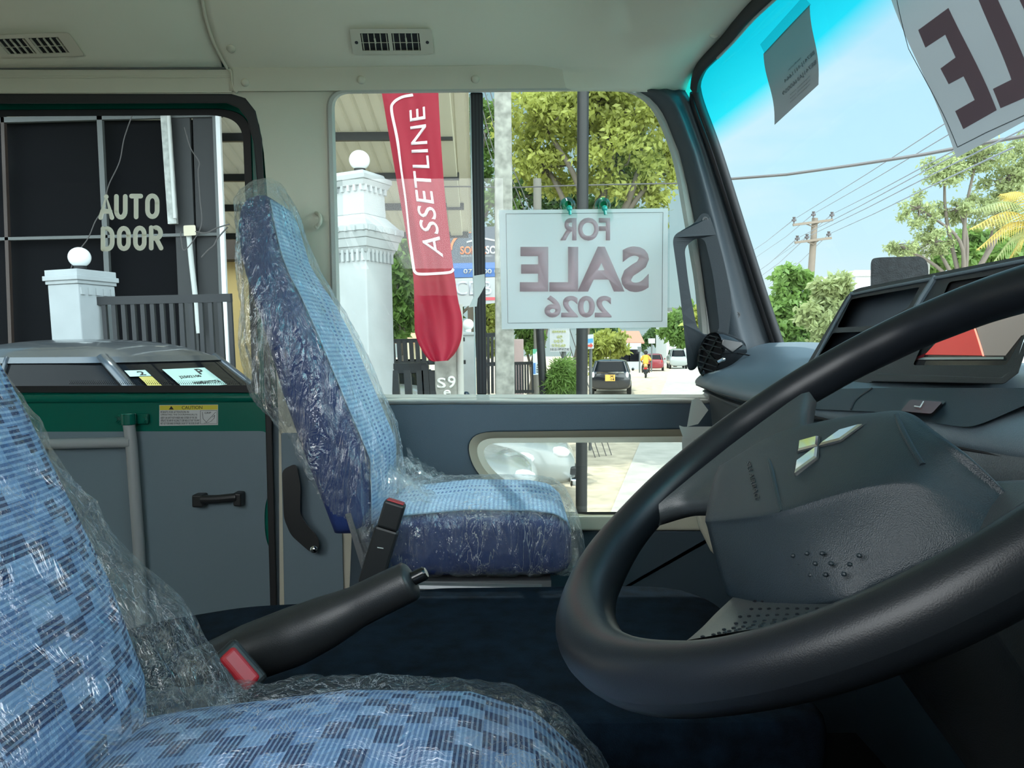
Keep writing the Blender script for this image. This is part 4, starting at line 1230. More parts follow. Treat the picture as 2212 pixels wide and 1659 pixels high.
b = MB(); b.lathe(wp(-.02, 0, -.02), -WN, [(0, .075), (.03, .06), (.07, .035), (.30, .032)], 24); b.build('column', BLACKP, sw, smooth=True)

# ================================================================== SEATS
def superpt(a, e):
    c, s_ = math.cos(a), math.sin(a)
    return math.copysign(abs(c) ** (2 / e), c), math.copysign(abs(s_) ** (2 / e), s_)
def tabs(tab, t): return [interp([(r[0], r[k]) for r in tab], t) for k in range(1, len(tab[0]))]
def seat_back(tab, e, nseg=60, nz=50, disp=None, arc=None):
    """tab rows: z, x rear, x front, y near, y far (bottom to top)"""
    z0, z1 = tab[0][0], tab[-1][0]
    def fn(u, v):
        vv = v
        z = lerp(z0, z1, vv)
        xr, xf, yn, yf = tabs(tab, z)
        a = 2 * math.pi * (u if not arc else lerp(arc[0], arc[1], u))
        cx, sy = superpt(a, e)
        p = V(lerp(xr, xf, (cx + 1) / 2), lerp(yn, yf, (sy + 1) / 2), z)
        if disp: p = disp(p, u, vv, a)
        return p
    return fn
def closed(b, fn, nu, nv, uvf=None):
    o = len(b.v)
    b.grid(fn, nu, nv, cu=True, uvf=uvf)
    c0 = sum((b.v[o + i] for i in range(nu)), Vector()) / nu; c1 = sum((b.v[o + nv * nu + i] for i in range(nu)), Vector()) / nu
    b.v += [c0, c1]; k = len(b.v)
    b.f += [(o + i, o + (i + 1) % nu, k - 2) for i in range(nu)] + [(o + nv * nu + i, o + nv * nu + (i + 1) % nu, k - 1) for i in range(nu)]
    if uvf:
        b.uv[k - 2] = b.uv[o]; b.uv[k - 1] = b.uv[o + nv * nu]
    return b
# ---------- passenger seat
ps = thing('passenger_seat', 'royal blue passenger seat with light blue dotted facing beside the side window', 'seat', V(-.1, 1.8, -.6))
PT = [(-.385, -.386, -.318, 1.595, 1.97), (-.37, -.390, -.302, 1.585, 1.98), (-.232, -.442, -.299, 1.58, 1.985), (-.094, -.488, -.355, 1.58, 1.985), (.035, -.523, -.408, 1.585, 1.98),
      (.12, -.553, -.448, 1.60, 1.965), (.16, -.572, -.475, 1.625, 1.95), (.21, -.590, -.500, 1.65, 1.925), (.27, -.597, -.515, 1.66, 1.915), (.31, -.594, -.525, 1.67, 1.905), (.335, -.585, -.535, 1.69, 1.885), (.349, -.572, -.548, 1.73, 1.85)]
fn = seat_back(PT, 5.5)
b = MB(); closed(b, fn, 72, 60)
b.build('backrest', BLUE, ps, smooth='all')
# dotted facing on the front of the back (a thin padded skin proud of the core)
PTF = [(z, a, f + .006, n + .006, g - .006) for z, a, f, n, g in PT[1:-1]]
ff = seat_back(PTF, 5.5)
b = MB(); b.grid(lambda u, v: ff(lerp(-.118, .118, u), v), 40, 60, uvf=lambda u, v: (u * .42, v * .72))
b.build('front_facing', DOTS, ps, smooth='all', solid=.003)
b = MB(); b.cyl(V(-.552, 1.652, .19), V(-.552, 1.645, .19), .009); b.build('button', BLACKR, ps)
CT = [(-.30, -.485, -.375, 1.60, 1.97), (-.27, -.488, -.352, 1.585, 1.985), (-.10, -.488, -.338, 1.58, 1.985), (.04, -.488, -.342, 1.58, 1.985), (.09, -.488, -.350, 1.585, 1.98), (.115, -.480, -.368, 1.60, 1.965), (.126, -.465, -.40, 1.63, 1.94)]
def cush(tab, e, disp=None):
    x0, x1 = tab[0][0], tab[-1][0]
    def fn(u, v):
        x = lerp(x0, x1, v)
        zb, zt, yn, yf = tabs(tab, x)
        a = 2 * math.pi * u
        cy, sz = superpt(a, e)
        p = V(x, lerp(yn, yf, (cy + 1) / 2), lerp(zb, zt, (sz + 1) / 2))
        return disp(p, u, v, a) if disp else p
    return fn
b = MB(); closed(b, cush(CT, 5), 64, 40); b.build('seat_cushion', BLUE, ps, smooth='all')
CTF = [(x, b0, z + .005 + .008 * math.sin(math.pi * k / 6), n + .004, f - .004) for k, (x, b0, z, n, f) in enumerate(CT)]
ff2 = cush(CTF, 5)
b = MB(); b.grid(lambda u, v: ff2(lerp(.115, .385, u), v), 40, 40, uvf=lambda u, v: (u * .42, v * .43)); b.build('top_facing', DOTS, ps, smooth='all', solid=.003)
b = MB()
for y in (1.60, 1.95):
    b.bar(V(-.345, y, -.34), V(-.30, y, -.50), .012, .035, (0, 1, 0)); b.tube([V(-.33, y, -.36), V(-.27, y, -.50), V(.06, y, -.51)], .012, 10)
b.box(V(-.30, 1.60, -.60), V(.08, 1.97, -.49))
b.build('seat_frame', mat('grey steel', (.2, .21, .22), .4, metal=.6), ps)
b = MB(); b.box(V(-.25, 1.64, -1.05), V(.05, 1.94, -.60)); b.build('pedestal', SLATE, ps, bevel=.01)
# film over it
def crinkle(amp, sx, sy, sz, seed=0.0, ridged=False):
    def d(p):
        q = Vector((p.x * sx + seed, p.y * sy, p.z * sz))
        n = noise.fractal(q, 1.0, 2.0, 4)
        if ridged: n = 1 - abs(n) * 2
        return n * amp
    return d
k1 = crinkle(.010, 15, 15, 3.5, 3.0, True); k2 = crinkle(.003, 34, 34, 22, 9.0, True)
FT = [(-.40, -.415, -.285, 1.572, 2.0), (-.30, -.45, -.270, 1.565, 2.01), (-.18, -.50, -.292, 1.56, 2.01), (-.09, -.565, -.330, 1.555, 2.01), (.02, -.585, -.375, 1.555, 2.005), (.10, -.58, -.42, 1.57, 2.0), (.20, -.595, -.475, 1.61, 1.96),
      (.28, -.605, -.500, 1.635, 1.94), (.325, -.606, -.512, 1.65, 1.92), (.352, -.595, -.525, 1.67, 1.90), (.375, -.572, -.535, 1.70, 1.86), (.392, -.553, -.543, 1.75, 1.80)]
def fdisp(p, u, v, a):
    n = Vector((math.cos(a), math.sin(a), 0))
    return p + n * (k1(p) * .9 + k2(p) * .6)
fb = seat_back(FT, 3.2, disp=fdisp)
wrap = thing('seat_cover', 'clear crinkled plastic bag pulled over the royal blue passenger seat', 'plastic cover', V(-.1, 1.8, -.48))
def hem(u, v):                              # the bag is shorter at the rear than the front
    a = (u % 1.0); rear = smooth((abs(a - .5) < .30) * (0.30 - abs(a - .5)) / .18)
    return v > rear * .30 + .02 * math.sin(u * 60)
b = MB(); b.grid(fb, 150, 150, cu=True, keep=hem); b.build('back_cover', FILM, wrap, smooth='all')
FCT = [(-.315, -.478, -.335, 1.575, 2.0), (-.28, -.485, -.318, 1.570, 2.005), (-.10, -.486, -.318, 1.568, 2.005), (.04, -.487, -.318, 1.568, 2.005), (.10, -.487, -.325, 1.57, 2.0), (.13, -.487, -.345, 1.58, 1.99), (.15, -.487, -.385, 1.60, 1.97), (.155, -.486, -.43, 1.62, 1.95)]
def cdisp(p, u, v, a):
    n = Vector((.25 if v > .8 else 0, math.cos(a), math.sin(a)))
    lo = 1 + .8 * (math.sin(a) < .5)
    return p + n * (k1(Vector((p.x * 1.3, p.y, p.z))) * .5 * lo + k2(p) * .6)
b = MB(); closed(b, cush(FCT, 4, cdisp), 150, 110); b.build('cushion_cover', FILM, wrap, smooth='all')
# loose rucked plastic between back and cushion
b = MB(); b.grid(lambda u, v: V(-.29 + .10 * u + .02 * math.sin(v * 9), lerp(1.62, 2.0, v), -.31 + .05 * (1 - u) * abs(math.sin(v * 11)) - .02 * u + noise.noise(Vector((u * 6, v * 14, 1))) * .02), 24, 60)
b.build('loose_fold', FILM, wrap, smooth='all')

# ---------- driver's seat (near)
dsx = lambda z: -.363 - (z + .21) * .455
ds = thing('driver_seat', 'blue chequered driver seat in the foreground', 'seat', V(-.2, .5, -.6))
DT = []
for z, inset, yn, yf in ((-.36, .05, .32, .66), (-.34, .02, .29, .69), (-.30, .006, .275, .705), (-.21, 0, .27, .715), (-.05, 0, .275, .715), (.10, .0, .29, .70), (.22, .005, .31, .68), (.30, .012, .34, .65), (.36, .02, .37, .62), (.40, .05, .42, .57)):
    xf = dsx(z) - inset + .008
    DT.append((z, xf - .12 + inset, xf, yn, yf))
fd = seat_back(DT, 3.6)
b = MB(); closed(b, fd, 90, 60, uvf=lambda u, v: (u * 1.04, v * .84)); b.build('backrest', CHECK, ds, smooth='all')
DC = [(-.42, -.47, -.345, .30, .70), (-.38, -.47, -.328, .28, .72), (-.30, -.47, -.314, .27, .730), (-.15, -.47, -.297, .27, .735), (-.04, -.47, -.300, .27, .735), (.02, -.47, -.318, .275, .725), (.06, -.46, -.355, .29, .71), (.075, -.44, -.39, .31, .69)]
b = MB(); closed(b, cush(DC, 3.4), 90, 60, uvf=lambda u, v: (v * .5, u * 1.15)); b.build('seat_cushion', CHECK2, ds, smooth='all')
b = MB(); b.box(V(-.40, .30, -.62), V(.04, .70, -.46)); b.box(V(-.34, .34, -1.05), V(.0, .66, -.6)); b.build('pedestal', BLACKP, ds, bevel=.01)
wrap2 = thing('seat_cover', 'clear crinkled plastic bag over the blue chequered driver seat', 'plastic cover', V(-.2, .5, -.45))
k3 = crinkle(.008, 16, 16, 6, 5.0, True); k4 = crinkle(.002, 40, 40, 36, 1.0, True)
WT = []
for z, gx, yn, yf in ((-.345, .075, .27, .735), (-.30, .075, .26, .745), (-.24, .064, .255, .745), (-.18, .038, .25, .738), (-.08, .018, .255, .730), (.03, .014, .265, .722), (.14, .018, .28, .72), (.24, .016, .30, .70), (.32, .015, .32, .67), (.37, .01, .36, .63), (.42, -.02, .42, .57)):
    xf = dsx(z) + gx
    WT.append((z, xf - .16 - gx * .5, xf, yn, yf))
def wdisp(p, u, v, a):
    n = Vector((math.cos(a), math.sin(a), 0))
    return p + n * (k3(p) + k4(p) * .8)
b = MB(); b.grid(seat_back(WT, 2.8, disp=wdisp), 190, 150, cu=True); b.build('back_cover', FILM2, wrap2, smooth='all')
WCu = [(-.44, -.46, -.325, .28, .73), (-.36, -.46, -.306, .26, .748), (-.30, -.46, -.300, .255, .755), (-.15, -.46, -.290, .255, .758), (-.06, -.46, -.292, .255, .755), (.0, -.46, -.302, .26, .748), (.045, -.455, -.322, .27, .735), (.075, -.45, -.352, .285, .715), (.095, -.44, -.39, .31, .69)]
def cd2(p, u, v, a):
    n = Vector((0, math.cos(a), math.sin(a)))
    return p + n * (k3(Vector((p.x, p.y * .6, p.z))) * .7 + k4(p) * .7)
b = MB(); b.grid(cush(WCu, 3.0, cd2), 190, 130, cu=True); b.build('cushion_cover', FILM2, wrap2, smooth='all')

# ================================================================== ENGINE COVER, LEVERS, BUCKLES
ZC = -.49
top = rounded([(-.80, 1.22), (-.66, 1.385), (-.53, 1.46), (-.30, 1.50), (-.17, 1.575), (.33, 1.575), (.40, 1.48), (.43, .98), (-.9, .98)], [.05, .05, .04, .05, .05, .09, .06, .06, .05], 6)
b = MB()
nT = len(top); vs = []
for inset, z in ((.03, ZC - .5), (.0, ZC - .03), (.004, ZC - .012), (.012, ZC - .003), (.026, ZC)):
    for x, y in top:
        cx_, cy_ = -.15, 1.25
        L_ = math.hypot(x - cx_, y - cy_); k_ = (L_ - inset) / L_
        vs.append(V(cx_ + (x - cx_) * k_, cy_ + (y - cy_) * k_, z))
fs = [(i * nT + k, i * nT + (k + 1) % nT, (i + 1) * nT + (k + 1) % nT, (i + 1) * nT + k) for i in range(4) for k in range(nT)]
fs.append(tuple(4 * nT + k for k in range(nT)))
b.add(vs, fs)
tag(b.build('engine_cover', CARPET, smooth=True), 'charcoal carpeted engine cover between the two front seats', 'engine cover')
# handbrake
hb = thing('handbrake_lever', 'black handbrake lever rising between the seats', 'handbrake', at(560, 1440, .9))
def hp(px, py): return at(px, py, .90)
gp = spline([hp(250, 1500), hp(420, 1455), hp(560, 1402), hp(640, 1372), hp(720, 1336), hp(800, 1296), hp(870, 1262), hp(893, 1250)], 5)
L_ = len(gp)
rad = [interp([(0, .022), (.25, .034), (.42, .035), (.55, .031), (.66, .025), (.8, .0245), (.93, .024), (.98, .020), (1, .012)], i / (L_ - 1)) for i in range(L_)]
b = MB(); b.tube(gp, rad, 20); b.build('grip', BLACKP, hb, smooth='all')
b = MB(); b.cyl(hp(888, 1252), hp(917, 1238), .0085); b.cyl(hp(917, 1238), hp(921, 1236), .0085, .006); b.build('release_button', GLOSSB, hb, smooth=True)
bt = MB(); bt.bar(hp(240, 1480), hp(420, 1470), .05, .04, (0, 0, 1)); bt.tube(spline([hp(300, 1530), hp(330, 1475), hp(460, 1450)], 5), [.03] * 5 + [.028] * 6, 14); bt.build('boot', CARPET, hb, smooth=True)
# passenger buckle stalk
bk = thing('seat_belt_buckle', 'tall black seat belt buckle with a red top in front of the passenger seat', 'seat belt buckle', at(790, 1265, 1.52))
def bp2(px, py): return at(px, py, 1.52)
Z_ = Vector((0, 1, 0))
a_, c_ = bp2(855, 1084), bp2(838, 1140)
d_ = (a_ - c_).normalized(); sd_ = Vector((d_.z, 0, -d_.x))
b = MB(); b.obox((a_ + c_) / 2, (a_ - c_) / 2, sd_ * .0215, Z_ * .015); b.build('buckle_head', BLACKP, bk, bevel=.005, seg=3)
e1 = bp2(837, 1140); e2 = bp2(800, 1262)
d2 = (e1 - e2); b = MB(); b.obox((e1 + e2) / 2, d2 / 2, Vector((d2.z, 0, -d2.x)).normalized() * .0245, Z_ * .0125); b.build('stalk', BLACKP, bk, bevel=.005)
b = MB(); b.obox(a_ + d_ * .0008, d_ * .002, sd_ * .0175, Z_ * .010); b.build('press_button', RED, bk, bevel=.002)
b = MB(); b.obox(bp2(824, 1180) + Vector((0, -.0128, 0)), Vector((.006, 0, -.001)), Vector((0, .0005, 0)), Vector((0, 0, .0008))); b.build('mark', WHITE, bk)
# driver's buckle, tucked by the cushion
b2 = thing('seat_belt_buckle', 'seat belt buckle with a big red button beside the chequered cushion', 'seat belt buckle', at(500, 1460, .80))
def bq(px, py): return at(px, py, .80)
tl, trr, br_, bl_ = bq(478, 1412), bq(492, 1404), bq(558, 1474), bq(540, 1490)
c_ = (tl + trr + br_ + bl_) / 4
e_ = ((br_ + bl_) - (tl + trr)) / 2; nrm_ = Vector((.55, -.62, .55)).normalized(); sd_ = e_.cross(nrm_).normalized()
b = MB(); b.obox(c_ - nrm_ * .018, e_ * .60, sd_ * .020, nrm_ * .018); b.build('buckle_head', BLACKP, b2, bevel=.006, seg=3)
b = MB(); b.obox(c_ + nrm_ * .001, e_ * .47, sd_ * .0105, nrm_ * .005); b.build('press_button', RED, b2, bevel=.0048, seg=4)
b = MB(); b.bar(c_ - nrm_ * .03, bq(380, 1580) - Vector((0, 0, .02)), .036, .016, (0, 1, 0)); b.build('stalk', BLACKP, b2, bevel=.004)
# belt retractor bracket on the rear pillar cladding
rb = thing('belt_anchor', 'black curved belt anchor bracket behind the passenger seat', 'bracket', at(640, 1100, 2.0))
b = MB(); b.slab(lambda px, py, off: at(px, py, 2.02 - off), rounded([(609, 1015), (640, 1000), (650, 1050), (648, 1110), (664, 1135), (688, 1160), (691, 1186), (676, 1197), (655, 1180), (628, 1156), (613, 1120)], 12, 4), [], .03, -.01); b.build('bracket', BLACKP, rb, bevel=.006, seg=3)
b = MB(); b.lathe(at(678, 1187, 1.988), INW, [(0, .011), (.003, .010), (.006, .006), (.007, .002)], 16); b.build('bolt', CHROME, rb, smooth=True)

# ================================================================== OUTSIDE
G = Vector((0, -.075, 1)).normalized()      # true vertical: the apron the bus stands on slopes
SAND = mat('pale sandy ground', (.52, .44, .33), .95, bump=.5, bscale=30, var=.25, vscale=3)
ASPH = mat('sun bleached asphalt', (.46, .44, .39), .9, var=.15, vscale=2)
CONC = mat('weathered concrete', (.27, .27, .245), .9, bump=.4, bscale=60, var=.35, vscale=9)
PWHITE = mat('white painted masonry', (.40, .43, .44), .7, var=.05, vscale=6)
BLKMET = mat('black painted metal', (.012, .014, .016), .45)
DARKW = mat('dark shopfront', (.0015, .002, .0035), .7, spec=.1)
STEEL = mat('grey steel frame', (.10, .11, .11), .5)
def vec_out(px, py, y): return at(px, py, y)
b = MB(); b.box(V(-60, -60, -2.2), V(90, 200, -1.9)); struct(b.build('ground', SAND))
b = MB(); b.box(V(-40, -40, -1.95), V(40, -.6, -1.885)); struct(b.build('bounce_apron', mat('pale bounce tarmac', (.34, .33, .30), .9)))  # unseen slab added beside the bus; its tone sets the light bounced upward
b = MB()
rd = Vector((.22, 1, 0)).normalized(); rs = Vector((rd.y, -rd.x, 0))
p0 = V(3.6, 20, -1.9) - rd * 30
b.add([p0 + Vector((0, 0, .012)) - rs * .0, p0 + rs * 9 + Vector((0, 0, .012)), p0 + rs * 9 + rd * 200 + Vector((0, 0, .012)), p0 + rd * 200 + Vector((0, 0, .012))], [(0, 1, 2, 3)])
struct(b.build('road', ASPH))
b = MB()
q0 = p0 + rs * 3.3
for k in range(1, 26):
    a = q0 + rd * (k * 8); b.add([a + Vector((0, 0, .02)), a + rs * .14 + Vector((0, 0, .02)), a + rs * .14 + rd * 5 + Vector((0, 0, .02)), a + rd * 5 + Vector((0, 0, .02))], [(0, 1, 2, 3)])
struct(b.build('road_marking', mat('white road paint', (.8, .8, .78), .8)))
b = MB(); b.box(V(-9, 2.7, -1.9), V(.2, 6.1, -1.55)); struct(b.build('forecourt_slab', CONC))

def pole(name, label, cat, foot, r0, r1, h, m, group=None, n=14, lean=None):
    b = MB(); d = lean or G
    b.tube([Vector(foot), Vector(foot) + d * h], [r0, r1], n)
    return tag(b.build(name, m, smooth=True), label, cat, group)

# ---- gate pillars with globe lamps
def pillar(base, w, h, yaw, label, fancy, glob_r):
    t = thing('gate_pillar', label, 'gate pillar', base, 'white gate pillars')
    x = Vector((math.cos(yaw), math.sin(yaw), 0)); y = Vector((-x.y, x.x, 0))
    def P(a, c, z): return Vector(base) + x * a + y * c + G * z
    def block(z0, z1, w0, w1=None):
        w1 = w1 or w0
        b = MB(); vs = [P(i * w0, j * w0, z0) for i, j in ((-1, -1), (1, -1), (1, 1), (-1, 1))] + [P(i * w1, j * w1, z1) for i, j in ((-1, -1), (1, -1), (1, 1), (-1, 1))]
        b.add(vs, [(0, 1, 2, 3), (4, 5, 6, 7), (0, 1, 5, 4), (1, 2, 6, 5), (2, 3, 7, 6), (3, 0, 4, 7)])
        return b
    b = block(0, h, w / 2)
    b.build('shaft', PWHITE, t, bevel=.01)
    if fancy:
        for z0, z1, a0, a1, nm in ((h, h + .05, .52, .58, 'moulding'), (h + .05, h + .13, .60, .64, 'moulding'), (h + .13, h + .19, .66, .70, 'cornice'), (h + .19, h + .25, .72, .72, 'cornice'), (h + .25, h + .36, .66, .42, 'cap_slope'), (h + .36, h + .62, .42, .40, 'upper_shaft'), (h + .62, h + .67, .46, .52, 'cornice'), (h + .67, h + .72, .54, .54, 'cornice'), (h + .72, h + .76, .44, .40, 'cap_slope')):
            block(h + (z0 - h) * .885, h + (z1 - h) * .885, w * a0, w * a1).build(nm, PWHITE, t, bevel=.006)
        b = MB()
        for z_, ww, n_, hh in ((h - .02, w * .52, 7, .10), (h + .21, w * .725, 6, .04), (h + .60, w * .43, 5, .05)):
            for s_ in (-1, 1):
                for k in range(n_):
                    o_ = lerp(-.86, .86, k / (n_ - 1)) * ww
                    z_s = h + (z_ - h) * .885; b.obox(P(o_, s_ * ww, z_s), x * (w * .035), y * .014, G * hh / 2); b.obox(P(s_ * ww, o_, z_s), y * (w * .035), x * .014, G * hh / 2)
        b.build('dentils', PWHITE, t)
        zt = h + .76 * .885
    else:
        for z0, z1, a in ((h, h + .03, .53), (h + .03, h + .07, .57), (h + .07, h + .12, .53)):
            block(z0, z1, w * a).build('cornice', PWHITE, t, bevel=.004)
        b = MB()
        for s_ in (-1, 1):
            for k in range(5):
                o_ = lerp(-.8, .8, k / 4) * w / 2
                b.obox(P(s_ * w * .5, o_, h - .06), y * .018, x * .014, G * .03)
        b.build('dentils', PWHITE, t); zt = h + .12
    g = thing('globe_lamp', ('white globe lamp on the tall pillar by the window' if fancy else 'white globe lamp on the low pillar behind the door glass'), 'lamp', P(0, 0, zt), 'white globe lamps')
    b = MB(); b.cyl(P(0, 0, zt - .01), P(0, 0, zt + .05), glob_r * .55); b.build('collar', BLACKR, g, smooth=True)
    b = MB(); b.ball(P(0, 0, zt + .03 + glob_r), glob_r, (1, 1, .95), 28); b.build('globe', mat('opal globe', (.85, .87, .87), .25), g, smooth='all')
def base_of(px, py, y, zg):                # ground point below a pixel along the true vertical
    p = at(px, py, y); k = (zg + CZ - p.z) / G.z
    return p + G * k
zg = -1.9
pb = base_of(783, 560, 6.55, zg)
hh = (at(783, 552, 6.55) - pb).length
pillar(pb, .354, hh, math.radians(-28), 'tall white pillar with layered cornice beside the red banner', True, .0867)
pb = base_of(178, 640, 6.6, zg)
hh = (at(178, 617, 6.6) - pb).length
pillar(pb, .36, hh, math.radians(-22), 'low white pillar behind the door glass above the silver car', False, .090)
# small distant pillar and lamp
pb = base_of(1012, 740, 15, -1.9)
b = MB(); b.obox(pb + G * 1.1, (.13, 0, 0), (0, .13, 0), G * 1.1); b.obox(pb + G * 2.22, (.16, 0, 0), (0, .16, 0), G * .03)
tag(b.build('gate_post', PWHITE, bevel=.01), 'small white gate post beside the foot of the red banner', 'gate post')
b = MB(); b.ball(pb + G * 2.40, .11, n=20); b.cyl(pb + G * 2.25, pb + G * 2.31, .06); tag(b.build('globe_lamp', MATS['opal globe'], smooth='all'), 'tiny white globe lamp on the small gate post', 'lamp', 'white globe lamps')

# ---- dark shop unit
shop = thing('shop_building', 'dark glazed shop front with grey frames behind the door glass', 'building', V(-6, 9.1, zg))
b = MB(); b.prism([V(-10, 9.1, zg), V(-3.55, 9.1, zg), V(-3.72, 9.5, zg), V(-10, 9.5, zg)], (0, 0, 2.72 - zg)); b.build('wall', DARKW, shop)
def fr(p, q, y, w, nm, m=STEEL):
    b = MB(); b.bar(at(*p, y), at(*q, y), w, .05, (0, -1, 0)); b.build(nm, m, shop)
fr((213, 180), (248, 900), 9.0, .06, 'mullion'); fr((-60, 262), (480, 247), 9.0, .06, 'transom'); fr((-60, 518), (480, 506), 9.0, .035, 'transom')
fr((388, 180), (418, 900), 9.02, .22, 'mullion', mat('dark grey column', (.025, .028, .03), .6)); fr((5, 180), (30, 900), 9.0, .04, 'mullion', mat('brownish frame', (.05, .035, .03), .6))
fr((440, 180), (462, 900), 9.04, .26, 'shutter_guide', mat('dark grey column 2', (.018, .02, .022), .6))
fr((468, 160), (496, 900), 8.95, .05, 'corner_trim', mat('white corner trim', (.75, .78, .8), .4)); fr((461, 160), (489, 900), 8.96, .045, 'corner_trim', STEEL)
tl_ = thing('tube_light', 'long white tube light fixed upright on the dark shop front', 'light', at(368, 360, 8.9))
b = MB(); b.bar(at(357, 240, 8.92), at(374, 484, 8.92), .10, .05, (0, -1, 0)); b.build('housing', mat('weathered white metal', (.42, .44, .42), .6, var=.3, vscale=14), tl_)
b = MB(); b.tube([at(364, 250, 8.86), at(378, 472, 8.86)], .022, 10); b.build('tube', mat('tube glass', (.55, .57, .55), .3), tl_, smooth=True)
jb = thing('junction_box', 'cream junction box with white conduit on the dark shop front', 'electrical box', at(410, 498, 8.9))
b = MB(); b.slab(lambda px, py, off: at(px, py, 8.9 - off), rounded([(396, 487), (422, 486), (424, 508), (397, 510)], 3, 3), [], .05, -.06); b.build('box', mat('cream box plastic', (.62, .56, .42), .5), jb, bevel=.006)
b = MB(); b.tube([at(408, 508, 8.92), at(414, 570, 8.92), at(422, 640, 8.92), at(430, 720, 8.92)], .030, 10); b.build('conduit', mat('white conduit', (.55, .58, .56), .5), jb, smooth=True)
def cable(label, pts, y, r, m=STEEL, n=8, par=None):
    b = MB(); b.tube(spline([at(px, py, y) for px, py in pts], n), r, 6)
    if par: return b.build('cable', m, par, smooth=True)
    return tag(b.build('cable', m, smooth=True), label, 'cable', 'loose cables and wires')
WIRE = mat('dusty grey cable', (.09, .085, .085), .7)
cable('thin grey cable sagging down across the dark shop front behind the AUTO letters', [(285, 250), (268, 300), (258, 350), (235, 400), (222, 450), (205, 480), (190, 515), (165, 550), (150, 590)], 8.7, .006, WIRE, par=shop)
cable('thin cable looping from the tube light down past the cream junction box', [(398, 275), (412, 320), (430, 350), (428, 372), (432, 430), (434, 490), (400, 540), (392, 520), (390, 500)], 8.75, .006, WIRE, par=shop)
cable('curly cable running right from the cream junction box to the shop corner', [(422, 500), (445, 503), (470, 492), (496, 484)], 8.7, .008, WIRE, par=shop)
cable('dark coiled wire hanging from the corner of the shop front', [(492, 490), (470, 515), (462, 530), (450, 540), (435, 556)], 8.6, .008, WIRE, par=shop)
# ---- black fence by the shop
def fence(name, label, rails, bars, y, rw, bw, m=BLKMET, group='black railings'):
    x0, yy0, x1, yy1 = rails[0]
    t = thing(name, label, 'fence', at(x0, rails[-1][1], y), group)
    for x0, y0, x1, y1 in rails:
        b = MB(); b.bar(at(x0, y0, y), at(x1, y1, y), .05, rw, G); b.build('rail', m, t)
    for xa, ya, xb, yb in bars:
        b = MB(); b.bar(at(xa, ya, y), at(xb, yb, y), bw, bw, (0, 1, 0)); b.build('bar', m, t)
    return t
FENCE = mat('dusty dark fence paint', (.018, .020, .023), .5)
bars = []
for k in range(14):
    x = lerp(225, 496, k / 13)
    bars.append((x, lerp(654, 648, k / 13), x + 15 * (1.2 - .3 * k / 13), 900))
fence('railing', 'dark railing running right from the low white pillar', [(206, 650, 500, 643), (230, 900, 515, 896)], bars, 6.55, .07, .035, FENCE)
bars = [(848 + k * 13.2, 736, 851 + k * 13.2, 786) for k in range(12)]
fence('railing', 'black railing seen between the tall pillar and the red banner', [(845, 737, 1004, 733), (848, 785, 1006, 782)], bars, 13.6, .07, .07)
bars = [(853 + k * 27, 800, 858 + k * 27, 880) for k in range(4)]
fence('gate', 'heavy black gate low down beside the tall pillar', [(850, 791, 922, 789), (852, 800, 922, 798)], bars + [(918, 788, 923, 880)], 6.7, .05, .06)
bars = [(1046 + k * 8.5, 725, 1047 + k * 8.5, 850) for k in range(4)]
fence('railing', 'tall black railing between the window bar and the concrete pole', [(1044, 724, 1076, 723), (1045, 787, 1077, 786)], bars, 13.8, .07, .05)
bars = [(1112 + k * 5.6, 786, 1113 + k * 5.6, 850) for k in range(6)] + [(1150, 784, 1151, 850)]
fence('railing', 'black railing to the right of the concrete pole', [(1108, 785, 1154, 784), (1108, 846, 1154, 845)], bars, 13.4, .05, .035)

# ---- shed roof over the yard, seen from below
shed = thing('shed_roof', 'cream corrugated shed roof on black purlins over the yard', 'roof', V(-2.3, 11, 2.4))
def rz(y): return 2.0 + .22 * (13 - y)
b = MB(); xs = []
x = -6.4
while x < -.62:
    xs += [(x, 0), (x + .105, 0), (x + .12, .028), (x + .145, .028), (x + .16, 0)]; x += .165
vs = []
for y in (6.5, 13.1):
    vs += [V(x - .20 * (y - 8.7) / 4.3 * (1 if x > -1.2 else 0), y, rz(y) + h) for x, h in xs]
n = len(xs)
b.add(vs, [(i, i + 1, i + 1 + n, i + n) for i in range(n - 1)])
b.build('sheeting', mat('cream steel sheet', (.66, .63, .54), .5, trans=.4), shed, solid=.006)
for y in (8.5, 9.68, 10.8, 11.83, 13.0):
    b = MB(); b.box(V(-6.4, y - .03, rz(y) - .11), V(-.72, y + .03, rz(y) - .01)); b.build('purlin', BLKMET, shed)
b = MB(); b.bar(V(-.70, 6.5, rz(6.5) - .03), V(-.92, 13.1, rz(13.1) - .03), .20, .10); b.build('gutter', mat('cream gutter', (.62, .60, .48), .5), shed, bevel=.01)
b = MB(); b.box(V(-6.5, 6.5, 2.0), V(-6.4, 13.2, 2.2)); b.build('wall_plate', BLKMET, shed)
# brown slatted shutter and yellow wall at the back of the yard
bb = thing('back_building', 'yellow walled building with a rusty rolled shutter under the shed roof', 'building', V(-4.5, 14.5, -1.6))
b = MB(); b.box(V(-6.5, 14.6, -1.9), V(-4.0, 17, 1.7)); b.build('wall', mat('yellow ochre wall', (.55, .40, .16), .8), bb)
b = MB(); b.box(V(-6.5, 14.2, 1.7), V(-4.0, 14.6, 2.6)); b.build('shutter', mat('rusty shutter', (.05, .035, .025), .8, bump=1, bscale=30), bb)

